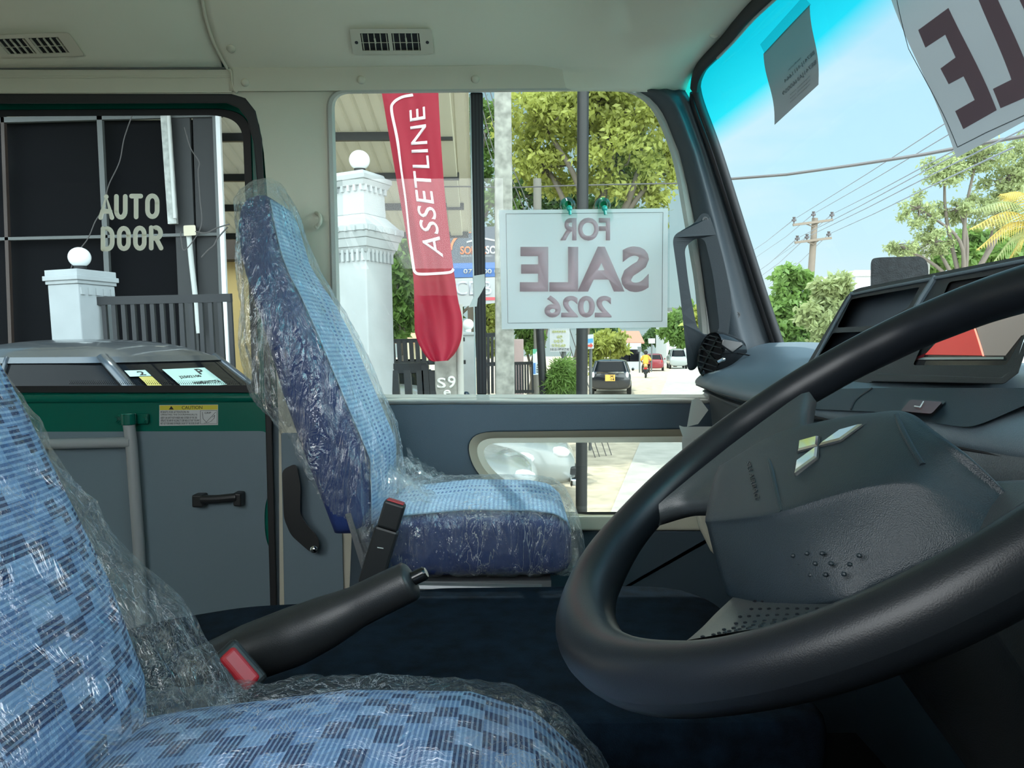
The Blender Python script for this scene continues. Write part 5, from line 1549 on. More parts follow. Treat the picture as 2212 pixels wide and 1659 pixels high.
# ---- red feather banner
L_B = [(780, -60), (803, 90), (825, 203), (843, 310), (862, 420), (880, 520), (893, 600), (895, 680), (897, 720), (908, 750), (925, 776), (935, 781)]
R_B = [(935, -60), (942, 90), (947, 203), (953, 310), (961, 420), (970, 500), (977, 560), (984, 610), (990, 650), (997, 680), (999, 705), (996, 735), (984, 762), (968, 779)]
def curve_at(tab, t):
    d = [0]
    for p, q in zip(tab, tab[1:]): d.append(d[-1] + math.hypot(q[0] - p[0], q[1] - p[1]))
    s_ = t * d[-1]
    for i in range(len(d) - 1):
        if s_ <= d[i + 1] or i == len(d) - 2:
            k = (s_ - d[i]) / (d[i + 1] - d[i]); return lerp(tab[i][0], tab[i + 1][0], k), lerp(tab[i][1], tab[i + 1][1], k)
LS_, RS_ = spline([(x, y, 0) for x, y in L_B], 6), spline([(x, y, 0) for x, y in R_B], 6)
LB, RB = [(p.x, p.y) for p in LS_], [(p.x, p.y) for p in RS_]
def ban(u, v, off=0.0):                     # u across, v from the top down
    a, c = curve_at(LB, v), curve_at(RB, v)
    w_ = .018 * math.sin(u * 7 + v * 5) + .012 * math.sin(u * 15 - v * 9) + .03 * v * v * math.sin(u * 4 + v * 14)
    w_ *= .5 + v * 1.2
    return at(lerp(a[0], c[0], u), lerp(a[1], c[1], u), 6.4 - .06 * math.sin(math.pi * u) + w_ - off)
BANM = mat('red banner cloth', (.34, .006, .03), .6, trans=.45)
b = MB(); b.grid(lambda u, v: ban(u, v), 30, 120)
bann = tag(b.build('feather_banner', BANM, smooth='all'), 'tall red feather banner with white ASSETLINE lettering outside the window', 'banner')
BW = mat('white banner print', (.72, .62, .66), .6, trans=.3)
def ban_px(px, py, off=.004):               # where a photo pixel falls on the cloth
    d = ray(px, py)
    best = None
    y = 6.4
    return at(px, py, y - .075 - off)
def inv_ban(px, py):
    lo, hi = 0.0, 1.0
    for _ in range(40):
        m = (lo + hi) / 2; a, c = curve_at(LB, m), curve_at(RB, m)
        u = (px - a[0]) / (c[0] - a[0]); yy = lerp(a[1], c[1], u)
        if yy > py: hi = m
        else: lo = m
    a, c = curve_at(LB, lo), curve_at(RB, lo)
    return (px - a[0]) / (c[0] - a[0]), lo
bl_, tl2, br2, tr2 = (957, 556), (908, 536), (925, 230), (885, 240)   # text runs upward: u along the word, v to the left
def btxt(u, v, off):
    # middle of the word bows slightly with the cloth
    px = lerp(lerp(958, 918, u), lerp(916, 884, u), v) - 6 * math.sin(math.pi * u); py = lerp(lerp(556, 230, u), lerp(543, 238, u), v)
    uu, vv = inv_ban(px, py)
    return ban(uu, vv, .004 + off)
text('lettering', 'ASSETLINE', btxt, BW, bann, bold=.004, cuts=16, thick=.002, spacing=1.05)
def bline(pts, w):
    b = MB(); P = spline([(x, y, 0) for x, y in pts], 8)
    Q = [ban(*inv_ban(p.x, p.y), .005) for p in P]
    for p, q in zip(Q, Q[1:]): b.bar(p, q + (q - p) * .15, w, .002, (0, -1, 0))
    b.build('border_line', BW, bann)
bline([(892, 205), (868, 210), (850, 222), (846, 240), (858, 300), (868, 370), (878, 440), (886, 520), (893, 575), (897, 588), (908, 592), (940, 591), (972, 588), (980, 581)], .022)
# concrete stub behind the banner with painted letters
sp0 = base_of(966, 820, 6.75, -1.9)
b = MB(); b.obox(sp0 + G * 1.15, (.10, 0, 0), (0, .09, 0), G * 1.15)
stub = tag(b.build('concrete_post', CONC, bevel=.012), 'square concrete post with white painted letters below the red banner', 'post')
SQ = mat('white stencil paint', (.66, .68, .64), .8)
def stq(u0, v0, u1, v1):
    return lambda u, v, off: at(lerp(u0, u1, u), lerp(v1, v0, v), 6.75 - .100 - off)
text('lettering', 'S', stq(944, 816, 963, 839), SQ, stub, bold=.02); text('lettering', '9', stq(967, 812, 984, 839), SQ, stub, bold=.02)
text('lettering', 'e', stq(958, 842, 974, 856), SQ, stub, bold=.02)
b = MB(); b.tube([base_of(995, 820, 6.66, -1.9), base_of(995, 820, 6.66, -1.9) + G * 2.3], .028, 12); tag(b.build('conduit_pipe', mat('grey pipe', (.4, .4, .37), .7), smooth=True), 'grey conduit pipe fixed beside the stencilled concrete post', 'pipe')
# tall concrete pole, black poles
cp = base_of(1090, 700, 11, -1.9)
b = MB()
vs = []
for h, wd in ((0, .145), (8, .105)):
    for i, j in ((-1, -1), (1, -1), (1, 1), (-1, 1)): vs.append(cp + G * h + Vector((i * wd, j * wd * .8, 0)))
b.add(vs, [(0, 1, 2, 3), (4, 5, 6, 7), (0, 1, 5, 4), (1, 2, 6, 5), (2, 3, 7, 6), (3, 0, 4, 7)])
cpo = tag(b.build('concrete_pole', CONC, bevel=.02), 'tall square concrete utility pole beside the black window bar', 'pole')
pole('steel_pole', 'dark steel pole in front of the parked black hatchback', 'pole', base_of(1257, 820, 8.0, -1.9), .062, .056, 7.5, BLKMET, 'black steel poles')
pole('steel_pole', 'dark leaning pole between the roadside notices under the sale sign', 'pole', base_of(1185, 850, 11.6, -1.9), .07, .058, 3.6, BLKMET, 'black steel poles', lean=(G + Vector((-.06, 0, 0))).normalized())
pk = MB(); pk.obox(base_of(1119, 780, 14.5, -1.9) + G * 1.05, (.105, 0, 0), (0, .1, 0), G * 1.05)
tag(pk.build('pink_post', mat('pale pink paint', (.42, .31, .30), .8), bevel=.01), 'pale pink post just right of the concrete utility pole', 'post')
pole('old_pole', 'grey stub of a pole in front of the leafy tree above the sale sign', 'pole', base_of(1161, 500, 15, -1.9), .085, .08, (at(1161, 388, 15) - base_of(1161, 388, 15, -1.9)).length, mat('grey timber', (.18, .17, .15), .9))

# ---- notices
def board(name, label, cat, px, y, m, th=.03, nm=None, legs=None):
    t = thing(name, label, cat, at(sum(p[0] for p in px) / len(px), sum(p[1] for p in px) / len(px), y))
    b = MB(); b.slab(lambda a, c, off: at(a, c, y - off), px, [], 0, -th); b.build('panel', m, t)
    return t
def bt(t, s_, x0, y0, x1, y1, y, m, bold=.0, tilt=0.0):
    text('lettering', s_, lambda u, v, off: at(lerp(x0, x1, u), lerp(y1, y0, v) - tilt * u, y - .004 - off), m, t, bold=bold, thick=.002)
WP = mat('white paint', (.42, .43, .44), .6); ORG = mat('orange print', (.62, .16, .05), .6)
bbd = board('billboard', 'dark blue car dealer billboard with a white panel behind the window bar', 'billboard', [(966, 493), (1092, 488), (1092, 598), (966, 602)], 16, mat('navy board', (.05, .065, .09), .5))
def sub_panel(t, px, y, m, nm='panel'):
    b = MB(); b.slab(lambda a, c, off: at(a, c, y - off), px, [], 0, -.004); b.build(nm, m, t)
sub_panel(bbd, [(968, 569), (1092, 566), (1092, 597), (968, 600)], 15.99, mat('blue strip', (.03, .12, .36), .5), 'blue_strip')
sub_panel(bbd, [(968, 602), (1092, 598), (1092, 652), (968, 666)], 15.992, WP, 'white_panel')
sub_panel(bbd, [(1046, 642), (1092, 642), (1092, 648), (1046, 649)], 15.985, mat('red strip', (.6, .1, .12), .5), 'red_strip')
bt(bbd, 'SONIC', 994, 532, 1050, 550, 15.985, ORG, .03); bt(bbd, 'SONIC', 1049, 531, 1104, 549, 15.985, mat('silver print', (.6, .62, .66), .4), .03)
bt(bbd, 'ELEVATE YOUR JOURNEY', 996, 551, 1064, 556, 15.985, WP)
bt(bbd, '077 000 00', 1001, 581, 1086, 591, 15.98, WP, .02); bt(bbd, 'CDB', 984, 607, 1062, 638, 15.985, mat('lilac grey print', (.5, .52, .6), .6), .01)
b = MB(); P = [at(980 + 38 - 44 * math.cos(t), 540 - 40 * math.sin(t), 15.98) for t in [k * math.pi / 14 for k in range(8)]]
for p, q in zip(P, P[1:]): b.bar(p, q, .05, .004, (0, -1, 0))
b.build('emblem_arc', ORG, bbd)
b = MB()
for p, q in (((1008, 523), (1042, 514)), ((1042, 514), (1090, 524))): b.bar(at(*p, 15.98), at(*q, 15.98), .035, .004, (0, -1, 0))
b.build('car_outline', WP, bbd)
for px in (975, 1040): 
    b = MB(); f0 = base_of(px, 560, 16.12, -1.9); b.tube([f0, f0 + G * ((at(px, 500, 16.12) - f0).length)], .035, 10); b.build('post', BLKMET, bbd, smooth=True)
nb = board('notice_board', 'white notice board with yellowish curly writing below the sale sign', 'notice', [(1187, 690), (1230, 690), (1231, 759), (1188, 760)], 12.5, WP)
INK2 = mat('olive print', (.40, .42, .18), .6)
def curly(t, x0, y0, x1, y1, y, m, seed):
    rnd = random.Random(seed); b = MB(); x = x0
    while x < x1:
        w = (y1 - y0) * rnd.uniform(.7, 1.1); cxx, cyy = x + w / 2, (y0 + y1) / 2
        a0 = rnd.uniform(0, 6); P = [at(cxx + w * .42 * math.cos(a0 + k * .7) * (1 - k * .05), cyy + (y1 - y0) * .45 * math.sin(a0 + k * .7) * (1 - k * .05), y) for k in range(9)]
        for p, q in zip(P, P[1:]): b.bar(p, q, .014, .002, (0, -1, 0))
        x += w * 1.08
    b.build('lettering', m, t)
for i, (a, c, d, e_) in enumerate(((1192, 714, 1220, 719), (1203, 724, 1212, 731), (1196, 733, 1216, 740), (1192, 743, 1219, 750))): curly(nb, a, c, d, e_, 12.49, INK2, i)
bt(nb, '0 65 101 / 077 00 27 502', 1189, 752, 1230, 757, 12.49, INK, .01)
f0 = base_of(1218, 760, 12.6, -1.9); b = MB(); b.tube([f0, f0 + G * (at(1218, 700, 12.6) - f0).length], .04, 8); b.build('post', STEEL, nb, smooth=True)
ps_ = board('poster', 'pale blue and green poster of people tied to the railing end', 'poster', [(1151, 754), (1174, 754), (1175, 808), (1152, 810)], 13.3, mat('pale poster', (.66, .74, .78), .6), .01)
sub_panel(ps_, [(1151, 754), (1174, 754), (1174, 764), (1151, 764)], 13.297, mat('green poster strip', (.12, .45, .30), .6), 'green_strip')
sub_panel(ps_, [(1152, 784), (1157, 784), (1157, 808), (1152, 808)], 13.297, mat('blue poster strip', (.08, .22, .5), .6), 'blue_strip')
for i in range(4): curly(ps_, 1159, 787 + i * 5, 1173, 790 + i * 5, 13.29, STEEL, 20 + i)
for px in (1159, 1168):
    b = MB(); b.slab(lambda a, c, off: at(a, c, 13.296 - off), rounded([(px - 4, 782), (px - 4, 768), (px, 758), (px + 4, 768), (px + 4, 782)], 3, 3), [], 0, -.002); b.build('printed_figure', mat('printed white', (.75, .75, .74), .7), ps_)
ar = board('arrow_sign', 'white roadside sign with a red arrow right of the dark steel pole', 'road sign', [(1269, 723), (1282, 722), (1283, 753), (1270, 754)], 14, WP)
sub_panel(ar, [(1270, 732), (1281, 731), (1281, 740), (1270, 741)], 13.995, mat('sign blue', (.05, .25, .5), .6), 'blue_strip')
b = MB(); b.slab(lambda a, c, off: at(a, c, 13.99 - off), [(1270, 745), (1276, 744), (1276, 741), (1281, 746.5), (1276, 752), (1276, 749), (1270, 749)], [], 0, -.003); b.build('arrow', mat('arrow red', (.5, .06, .04), .6), ar)
f0 = base_of(1276, 760, 14.1, -1.9); b = MB(); b.tube([f0, f0 + G * (at(1276, 722, 14.1) - f0).length], .03, 8); b.build('post', STEEL, ar, smooth=True)
ds_ = board('shop_sign', 'small white hanging shop sign above the red car down the road', 'sign', [(1400, 731), (1415, 731), (1415, 742), (1401, 742)], 62, WP)
f0 = base_of(1408, 742, 62.2, -1.9); b = MB(); b.tube([f0, f0 + G * (at(1408, 731, 62.2) - f0).length], .06, 8); b.build('post', STEEL, ds_, smooth=True)
ds2 = board('shop_sign', 'small dark sign on a post above the motorcyclist', 'sign', [(1377, 749), (1386, 749), (1386, 760), (1378, 760)], 60, STEEL)
f0 = base_of(1382, 760, 60.2, -1.9); b = MB(); b.tube([f0, f0 + G * (at(1382, 749, 60.2) - f0).length], .06, 8); b.build('post', STEEL, ds2, smooth=True)

# ---- vehicles
CGLASS = mat('dark car glass', (.006, .007, .009), .05, spec=.16)
TYRE = mat('tyre', (.012, .012, .012), .8); ALLOY = mat('alloy wheel', (.45, .46, .47), .3, metal=.8)
TAIL = mat('red tail lamp', (.4, .02, .02), .15); HEADL = mat('clear lamp lens', (.7, .72, .74), .08)
def car(name, label, foot, head, L, W, H, paint, prof='sedan', lamps=True, group=None, detail=True):
    """foot: ground point under the middle; head: heading vector"""
    t = thing(name, label, 'van' if 'van' in name else 'car', foot, group)
    f = Vector(head).normalized(); s = Vector((-f.y, f.x, 0)); z = Vector((0, 0, 1)); o = Vector(foot)
    def P(x, y, h): return o + f * x + s * y + z * h
    k = H / 1.5
    if prof == 'sedan':
        st = [(-.5, .42, .72, .78), (-.49, .30, .88, .88), (-.44, .24, .96, .95), (-.30, .20, .97, 1), (-.05, .19, .95, 1), (.16, .19, .95, 1), (.30, .2, .90, .98), (.42, .21, .80, .93), (.48, .24, .70, .84), (.5, .34, .58, .72)]
        gh_ = (-.40, .24, -.20, .06)
    elif prof == 'hatch':
        st = [(-.5, .40, .80, .84), (-.495, .28, .95, .93), (-.46, .22, 1.0, .98), (-.25, .2, .98, 1), (.1, .2, .95, 1), (.26, .2, .90, .98), (.42, .21, .78, .93), (.48, .24, .68, .85), (.5, .34, .58, .72)]
        gh_ = (-.475, .30, -.40, .08)
    else:
        st = [(-.5, .35, .95, .95), (-.49, .25, 1.05, .98), (-.3, .22, 1.05, 1), (.3, .22, 1.02, 1), (.46, .22, .92, .98), (.49, .25, .85, .95), (.5, .35, .7, .9)]
        gh_ = (-.495, .47, -.47, .36)
    b = MB(); n = 24; vs = []
    sts = spline([(a, 0, 0) for a, *_ in st], 3)
    tabl = [(a, z0, z1, w) for a, z0, z1, w in st]
    xs_ = sorted(set([a for a, *_ in st] + [lerp(st[i][0], st[i + 1][0], q) for i in range(len(st) - 1) for q in (.33, .66)]))
    for a in xs_:
        z0, z1, w = tabs(tabl, a)
        for j in range(n):
            c, q = superpt(2 * math.pi * j / n, 4.2)
            vs.append(P(a * L, c * w * W / 2, (lerp(z0, z1, (q + 1) / 2)) * k))
    m_ = len(xs_)
    b.add(vs, [(i * n + j, i * n + (j + 1) % n, (i + 1) * n + (j + 1) % n, (i + 1) * n + j) for i in range(m_ - 1) for j in range(n)] + [tuple(range(n)), tuple((m_ - 1) * n + j for j in range(n))])
    b.build('body', paint, t, smooth='all')
    # glasshouse
    xb0, xb1, xr0, xr1 = gh_
    def GH(u, v, out=0.0):                  # u round the cabin 0..1, v belt..roof
        a = 2 * math.pi * u; c, q = superpt(a, 5.0)
        x0, x1 = lerp(xb0, xr0, v ** .9), lerp(xb1, xr1, v ** .9)
        w = lerp(.93, .74, v ** 1.2) * W / 2
        h = lerp(.90, 1.5 - .10, v) * k
        return P((lerp(x0, x1, (c + 1) / 2)) * L + c * out, q * (w + out), h)
    b = MB(); b.grid(lambda u, v: GH(u, v), 48, 10, cu=True); b.build('glass', CGLASS, t, smooth='all')
    b = MB()
    def RF(u, v):
        r = v; a = 2 * math.pi * u; c, q = superpt(a, 5.0)
        w = .745 * W / 2
        hh_ = (1.5 - .10 * r ** 3 - .012 * r) * k
        xx = lerp(xr0, xr1, (c * r + 1) / 2)
        return P(xx * L + c * r * .02, q * r * (w + .012), hh_)
    b.grid(RF, 48, 8, cu=True); b.grid(lambda u, v: GH(u, 1 - .06 * v, .012), 48, 2, cu=True)
    b.build('roof', paint, t, smooth='all')
    for u in (.118, .382, .618, .882) + ((.25, .75) if prof != 'van' else (.2, .3, .7, .8)):
        b = MB(); b.tube([GH(u, v / 8, .004) for v in range(9)], .040 if abs(u - .5) != .25 else .022, 8, flat=.6); b.build('pillar', paint, t, smooth='all')
    for sx in (-.31, .31):
        for sy in (-1, 1):
            c = P(sx * L, sy * (W / 2 - .09), .31 * min(1, k * 1.05)); ax_ = s * sy
            b = MB(); b.lathe(c - ax_ * .10, ax_, [(0, .25), (.02, .30), (.17, .30), (.19, .27), (.19, .2)], 24); w_ = b.build('wheel', TYRE, t, smooth=True)
            b = MB(); b.lathe(c + ax_ * .085, ax_, [(0, .19), (.012, .18), (.004, .06), (.012, .03)], 18); b.build('hub_cap', ALLOY, w_, smooth=True)
    if lamps:
        for sy in (-1, 1):
            b = MB(); b.ball(P(-.485 * L, sy * W * .40, .82 * k), .13, (.6, .6, 1.1), 12); b.build('tail_lamp', HEADL if prof == 'hatch' and 'black' in label else TAIL, t, smooth='all')
            b = MB(); b.ball(P(.455 * L, sy * W * .37, .66 * k), .15, (.9, .9, .5), 12); b.build('head_lamp', HEADL, t, smooth='all')
            b = MB(); b.ball(P(.17 * L if prof != 'van' else .40 * L, sy * (W / 2 + .08), 1.0 * k), .09, (.7, 1.1, .8), 12); b.build('wing_mirror', paint, t, smooth='all')
    return t, P, GH
SILV = mat('silver car paint', (.085, .10, .115), .28, metal=.5, coat=.6)
WHC = mat('white car paint', (.30, .32, .31), .25, coat=.6)
BLKC = mat('black car paint', (.010, .013, .018), .15, coat=.8)
REDC = mat('dark red car paint', (.22, .02, .03), .25, coat=.6)
sc_, SP, SGH = car('silver_car', 'silver grey car with stickers in its windscreen just beyond the door glass', V(-2.35, 4.77, -1.55), (.985, -.17, 0), 4.4, 1.72, 1.635, SILV, 'sedan')
def WQ(q, v, off):                          # q runs across the windscreen, -1 near side to 1 far side
    u = math.copysign(math.asin(abs(q) ** 2.5) / (2 * math.pi), q)
    return SGH(u, v, .012 + off)
def stick(q0, v0, q1, v1, m, nm, par):
    b = MB(); b.grid(lambda a, c: WQ(lerp(q0, q1, a), lerp(v0, v1, c), .002), 10, 4); return b.build(nm, m, par, smooth='all')
STK = mat('pale green sticker', (.36, .52, .46), .5)
st1 = stick(-.42, .66, .22, .86, STK, 'windscreen_sticker', sc_)
for tx, q0, q1, v0, v1 in (('P', .02, .12, .79, .85), ('J2502100', -.32, .0, .755, .785), ('HAMBANTOTA', -.22, .18, .69, .72)):
    text('lettering', tx, lambda u, v, off, q0=q0, q1=q1, v0=v0, v1=v1: WQ(lerp(q0, q1, u), lerp(v0, v1, v), .004 + off), INK, st1, bold=.02, cuts=4)
st2 = stick(-.80, .80, -.62, .86, STK, 'windscreen_sticker', sc_); text('lettering', '2', lambda u, v, off: WQ(lerp(-.72, -.66, u), lerp(.81, .85, v), .004 + off), INK, st2, bold=.02)
stick(-.74, .70, -.62, .795, mat('yellow sticker', (.42, .36, .08), .5), 'windscreen_sticker', sc_)
car('white_car', 'white car with its bonnet nearest, seen low through the small lower window', V(-1.44, 7.95, -1.9), (1, -.02, 0), 3.4, 1.66, 1.53, WHC, 'sedan')
wc, WPp, _ = car('white_car', 'white car whose front bumper shows beside the dark pole in the lower window', V(-1.36, 10.0, -1.9), (1, -.04, 0), 4.3, 1.75, 1.46, WHC, 'sedan')
b = MB(); b.obox(WPp(2.13, -.45, .30), (.06, 0, 0), (0, .42, 0), (0, 0, .05)); b.build('bumper_trim', CHROME, wc, bevel=.02)
b = MB(); b.obox(WPp(2.10, -.30, .42), (.07, 0, 0), (0, .40, 0), (0, 0, .05)); b.build('fog_lamp_recess', BLKMET, wc, bevel=.02)
car('dark_car', 'dark blue parked car behind the heavy black gate and the stencilled post', V(-1.95, 13.1, -1.9), (.75, -.66, 0), 4.2, 1.7, 1.66, mat('midnight blue paint', (.01, .02, .04), .12, coat=.9), 'sedan')
hp0 = at(1320, 848, 33); hp0.z = CZ - 1.9
bh, BP, BG = car('black_hatchback', 'black hatchback with an orange number plate driving away along the road', hp0, (.15, 1, 0), 3.9, 1.72, 1.50, BLKC, 'hatch')
b = MB(); b.obox(BP(-1.975, 0, .72), (.20, 0, 0), (0, .012, 0), (0, 0, .13)); npz = b.build('number_plate', mat('orange plate', (.75, .42, .08), .5), bh)
for tx, a, c in (('KX', .74, .83), ('7314', .62, .71)):
    text('lettering', tx, lambda u, v, off, a=a, c=c: BP(-1.99 - off, .17 - .34 * u, lerp(a, c, v)), INK, npz, bold=.02)
b = MB(); b.bar(BP(-1.96, -.55, .94), BP(-1.96, .55, .94), .03, .06); b.build('chrome_strip', CHROME, bh)
b = MB(); b.tube([BP(-1.0, 0, 1.49), BP(-1.25, 0, 1.85)], .008, 6); b.build('aerial', BLKMET, bh)
rp0 = at(1413, 797, 66); rp0.z = CZ - 1.9; rp0.x = at(1413, 790, rp0.y).x
car('red_car', 'dark red car ahead of the motorcyclist on the road', rp0, (.2, 1, 0), 3.8, 1.65, 1.5, REDC, 'hatch')
vp = at(1462, 785, 72); vp.z = CZ - 1.9
van, VP_, _ = car('white_van', 'white van coming towards us on the right of the road', vp, (-.12, -1, 0), 4.0, 1.65, 1.9, WHC, 'van')
for i, (px, y, lb, m) in enumerate(((1333, 92, 'small pale car in the distant queue, nearest the black hatchback', WHC), (1353, 100, 'small white car in the middle of the distant queue', WHC), (1367, 104, 'small grey car at the right end of the distant queue', SILV))):
    q = at(px, 775, y); q.z = CZ - 1.9; car('distant_car', lb, q, (-.2, -1, 0), 4.0, 1.65, 1.55, m, 'hatch', group='cars far down the road')

# ---- motorcycle and rider
mo = at(1395, 815, 50); mo.z = CZ - 1.9
mt = thing('motorcycle', 'small motorcycle ridden away from us along the road', 'motorcycle', mo)
hf = Vector((.2, 1, 0)).normalized(); hs = Vector((-hf.y, hf.x, 0))
def MP(x, y, z): return mo + hf * x + hs * y + Vector((0, 0, z))
for x in (-.6, .62):
    b = MB(); ring = [MP(x + .25 * math.cos(2 * math.pi * k / 24), 0, .29 + .25 * math.sin(2 * math.pi * k / 24)) for k in range(25)]
    b.tube(ring, .055, 8, cap=False); w_ = b.build('wheel', TYRE, mt, smooth=True)
    b = MB(); b.lathe(MP(x, -.05, .29), hs, [(0, .06), (.1, .06)], 12); b.build('hub', ALLOY, w_, smooth=True)
b = MB(); b.tube([MP(-.75, 0, .78), MP(-.4, 0, .80), MP(0, 0, .74), MP(.2, 0, .82), MP(.4, 0, .85)], [.09, .13, .13, .14, .06], 12); b.build('seat_and_tank', mat('tan bike plastic', (.45, .30, .12), .4), mt, smooth='all')
b = MB(); b.tube([MP(-.6, .07, .29), MP(-.1, .08, .4), MP(.2, 0, .7)], .04, 8); b.ball(MP(.05, 0, .42), .19, (1, .8, 1), 12); b.build('engine', BLKMET, mt, smooth='all')
b = MB(); b.tube([MP(.62, .07, .29), MP(.48, .07, .75), MP(.42, .05, 1.0)], .025, 8); b.tube([MP(.42, -.32, 1.02), MP(.45, 0, .98), MP(.42, .32, 1.02)], .02, 8); b.build('handlebar', BLKMET, mt, smooth=True)
b = MB(); b.obox(MP(-.80, 0, .62), hf * .02, hs * .10, (0, 0, .05)); b.build('tail_lamp', TAIL, mt)
def person(name, label, base, joints, radii, edges, skin, root):
    me = bpy.data.meshes.new(name)
    me.from_pydata([tuple(Vector(j) - Vector(base)) for j in joints], edges, [])
    o = bpy.data.objects.new(name, me); COL.objects.link(o); o.location = base
    md = o.modifiers.new('skin', 'SKIN'); md.use_smooth_shade = True
    sv = me.skin_vertices[0].data if me.skin_vertices else None
    if sv is None:
        bm_ = bmesh.new(); bm_.from_mesh(me); bm_.verts.layers.skin.verify(); bm_.to_mesh(me); bm_.free(); sv = me.skin_vertices[0].data
    for i, r in enumerate(radii): sv[i].radius = (r, r); sv[i].use_root = (i == root)
    o.modifiers.new('sub', 'SUBSURF').levels = 1; o.modifiers['sub'].render_levels = 2
    me.materials.append(skin)
    return tag(o, label, 'person')
J = [MP(-.15, 0, .90), MP(-.08, 0, 1.15), MP(-.03, 0, 1.38), MP(-.01, 0, 1.48), MP(.01, 0, 1.60), MP(.02, 0, 1.68)]
R_ = [.15, .14, .13, .06, .10, .08]; E_ = [(0, 1), (1, 2), (2, 3), (3, 4), (4, 5)]
for sgn_ in (1, -1):
    i0 = len(J); J += [MP(-.04, .19 * sgn_, 1.36), MP(.06, .30 * sgn_, 1.14), MP(.32, .29 * sgn_, 1.06), MP(.40, .28 * sgn_, 1.05)]; R_ += [.07, .05, .038, .035]; E_ += [(2, i0), (i0, i0 + 1), (i0 + 1, i0 + 2), (i0 + 2, i0 + 3)]
    i0 = len(J); J += [MP(-.08, .13 * sgn_, .86), MP(.25, .21 * sgn_, .72), MP(.05, .22 * sgn_, .38), MP(.16, .22 * sgn_, .33)]; R_ += [.10, .075, .055, .04]; E_ += [(0, i0), (i0, i0 + 1), (i0 + 1, i0 + 2), (i0 + 2, i0 + 3)]
rider = person('person', 'person in a bright orange shirt riding the motorcycle, seen from behind', mo, J, R_, E_, mat('brown skin and dark trousers', (.05, .04, .035), .8), 0)
b = MB(); b.tube(spline([MP(-.15, 0, .88), MP(-.10, 0, 1.12), MP(-.05, 0, 1.32), MP(-.03, 0, 1.42), MP(-.02, 0, 1.46)], 4), [interp([(0, .17), (.5, .19), (.8, .22), (.95, .16), (1, .07)], k / 16) for k in range(17)], 16)
for sgn_ in (1, -1): b.tube([MP(-.04, .15 * sgn_, 1.36), MP(.02, .27 * sgn_, 1.22), MP(.07, .31 * sgn_, 1.13)], [.10, .08, .07], 10)
b.build('shirt', mat('orange shirt', (.75, .38, .05), .8), rider, smooth='all')
b = MB(); b.ball(MP(.01, 0, 1.64), .135, (1, .9, 1.05), 16); b.build('hair', mat('dark hair', (.02, .018, .016), .8), rider, smooth='all')

# ---- houses down the road
def house(label, px0, px1, py_eave, py_ridge, y, roofm, wallm):
    a, c = at(px0, py_eave, y), at(px1, py_eave, y); r0, r1 = at(px0 + (px1 - px0) * .2, py_ridge, y + 3), at(px1 - (px1 - px0) * .2, py_ridge, y + 3)
    zg_ = CZ - 1.9
    t = thing('house', label, 'house', Vector(((a.x + c.x) / 2, y, zg_)), 'houses beyond the trees')
    b = MB(); b.box(Vector((a.x + .3, y, zg_)), Vector((c.x - .3, y + 6, a.z))); b.build('wall', wallm, t)
    b = MB(); e2 = Vector((0, 7, 0)); b.add([a, c, r1, r0, a + e2, c + e2], [(0, 1, 2, 3), (4, 5, 2, 3), (0, 4, 3), (1, 5, 2)]); b.build('roof', roofm, t, solid=.12)
    for k in (.3, .65):
        xx = lerp(a.x, c.x, k); b = MB(); b.box(Vector((xx - .5, y - .03, a.z - 1.7)), Vector((xx + .5, y, a.z - .6))); b.build('window', CGLASS, t)
TILE = mat('faded red tile', (.42, .20, .14), .85, bump=.5, bscale=6)
house('pale house with a faded red roof above the road, behind the yellow bush', 1330, 1392, 741, 716, 70, TILE, PWHITE)
house('small house with an orange tiled roof behind the railing by the tall pillar', 846, 905, 738, 722, 26, mat('orange tile', (.62, .34, .2), .8), mat('cream wall', (.66, .6, .42), .8))
bx_ = thing('grey_building', 'plain grey concrete building corner beyond the bushes in the windscreen', 'building', at(1868, 640, 34))
b = MB(); q0, q1 = at(1848, 597, 34), at(1900, 590, 34); b.box(Vector((q0.x, 34, CZ - 1.9)), Vector((q1.x, 40, q0.z))); b.build('wall', mat('grey render', (.5, .52, .53), .8), bx_)
b = MB(); b.box(Vector((q0.x - .15, 33.8, q0.z)), Vector((q1.x, 40, q0.z + .25))); b.build('parapet', mat('grey render', (.5, .52, .53), .8), bx_)
wb = thing('shop_block', 'long pale two storey building behind the trees at the road bend', 'building', at(1462, 700, 95))
b = MB(); q0, q1 = at(1440, 672, 95), at(1560, 668, 95); b.box(Vector((q0.x, 95, CZ - 1.9)), Vector((q1.x, 102, q0.z))); b.build('wall', mat('grey render', (.5, .52, .53), .8), wb)
b = MB(); b.box(Vector((q0.x - .4, 94.6, q0.z)), Vector((q1.x, 102, q0.z + .4))); b.build('roof', STEEL, wb)

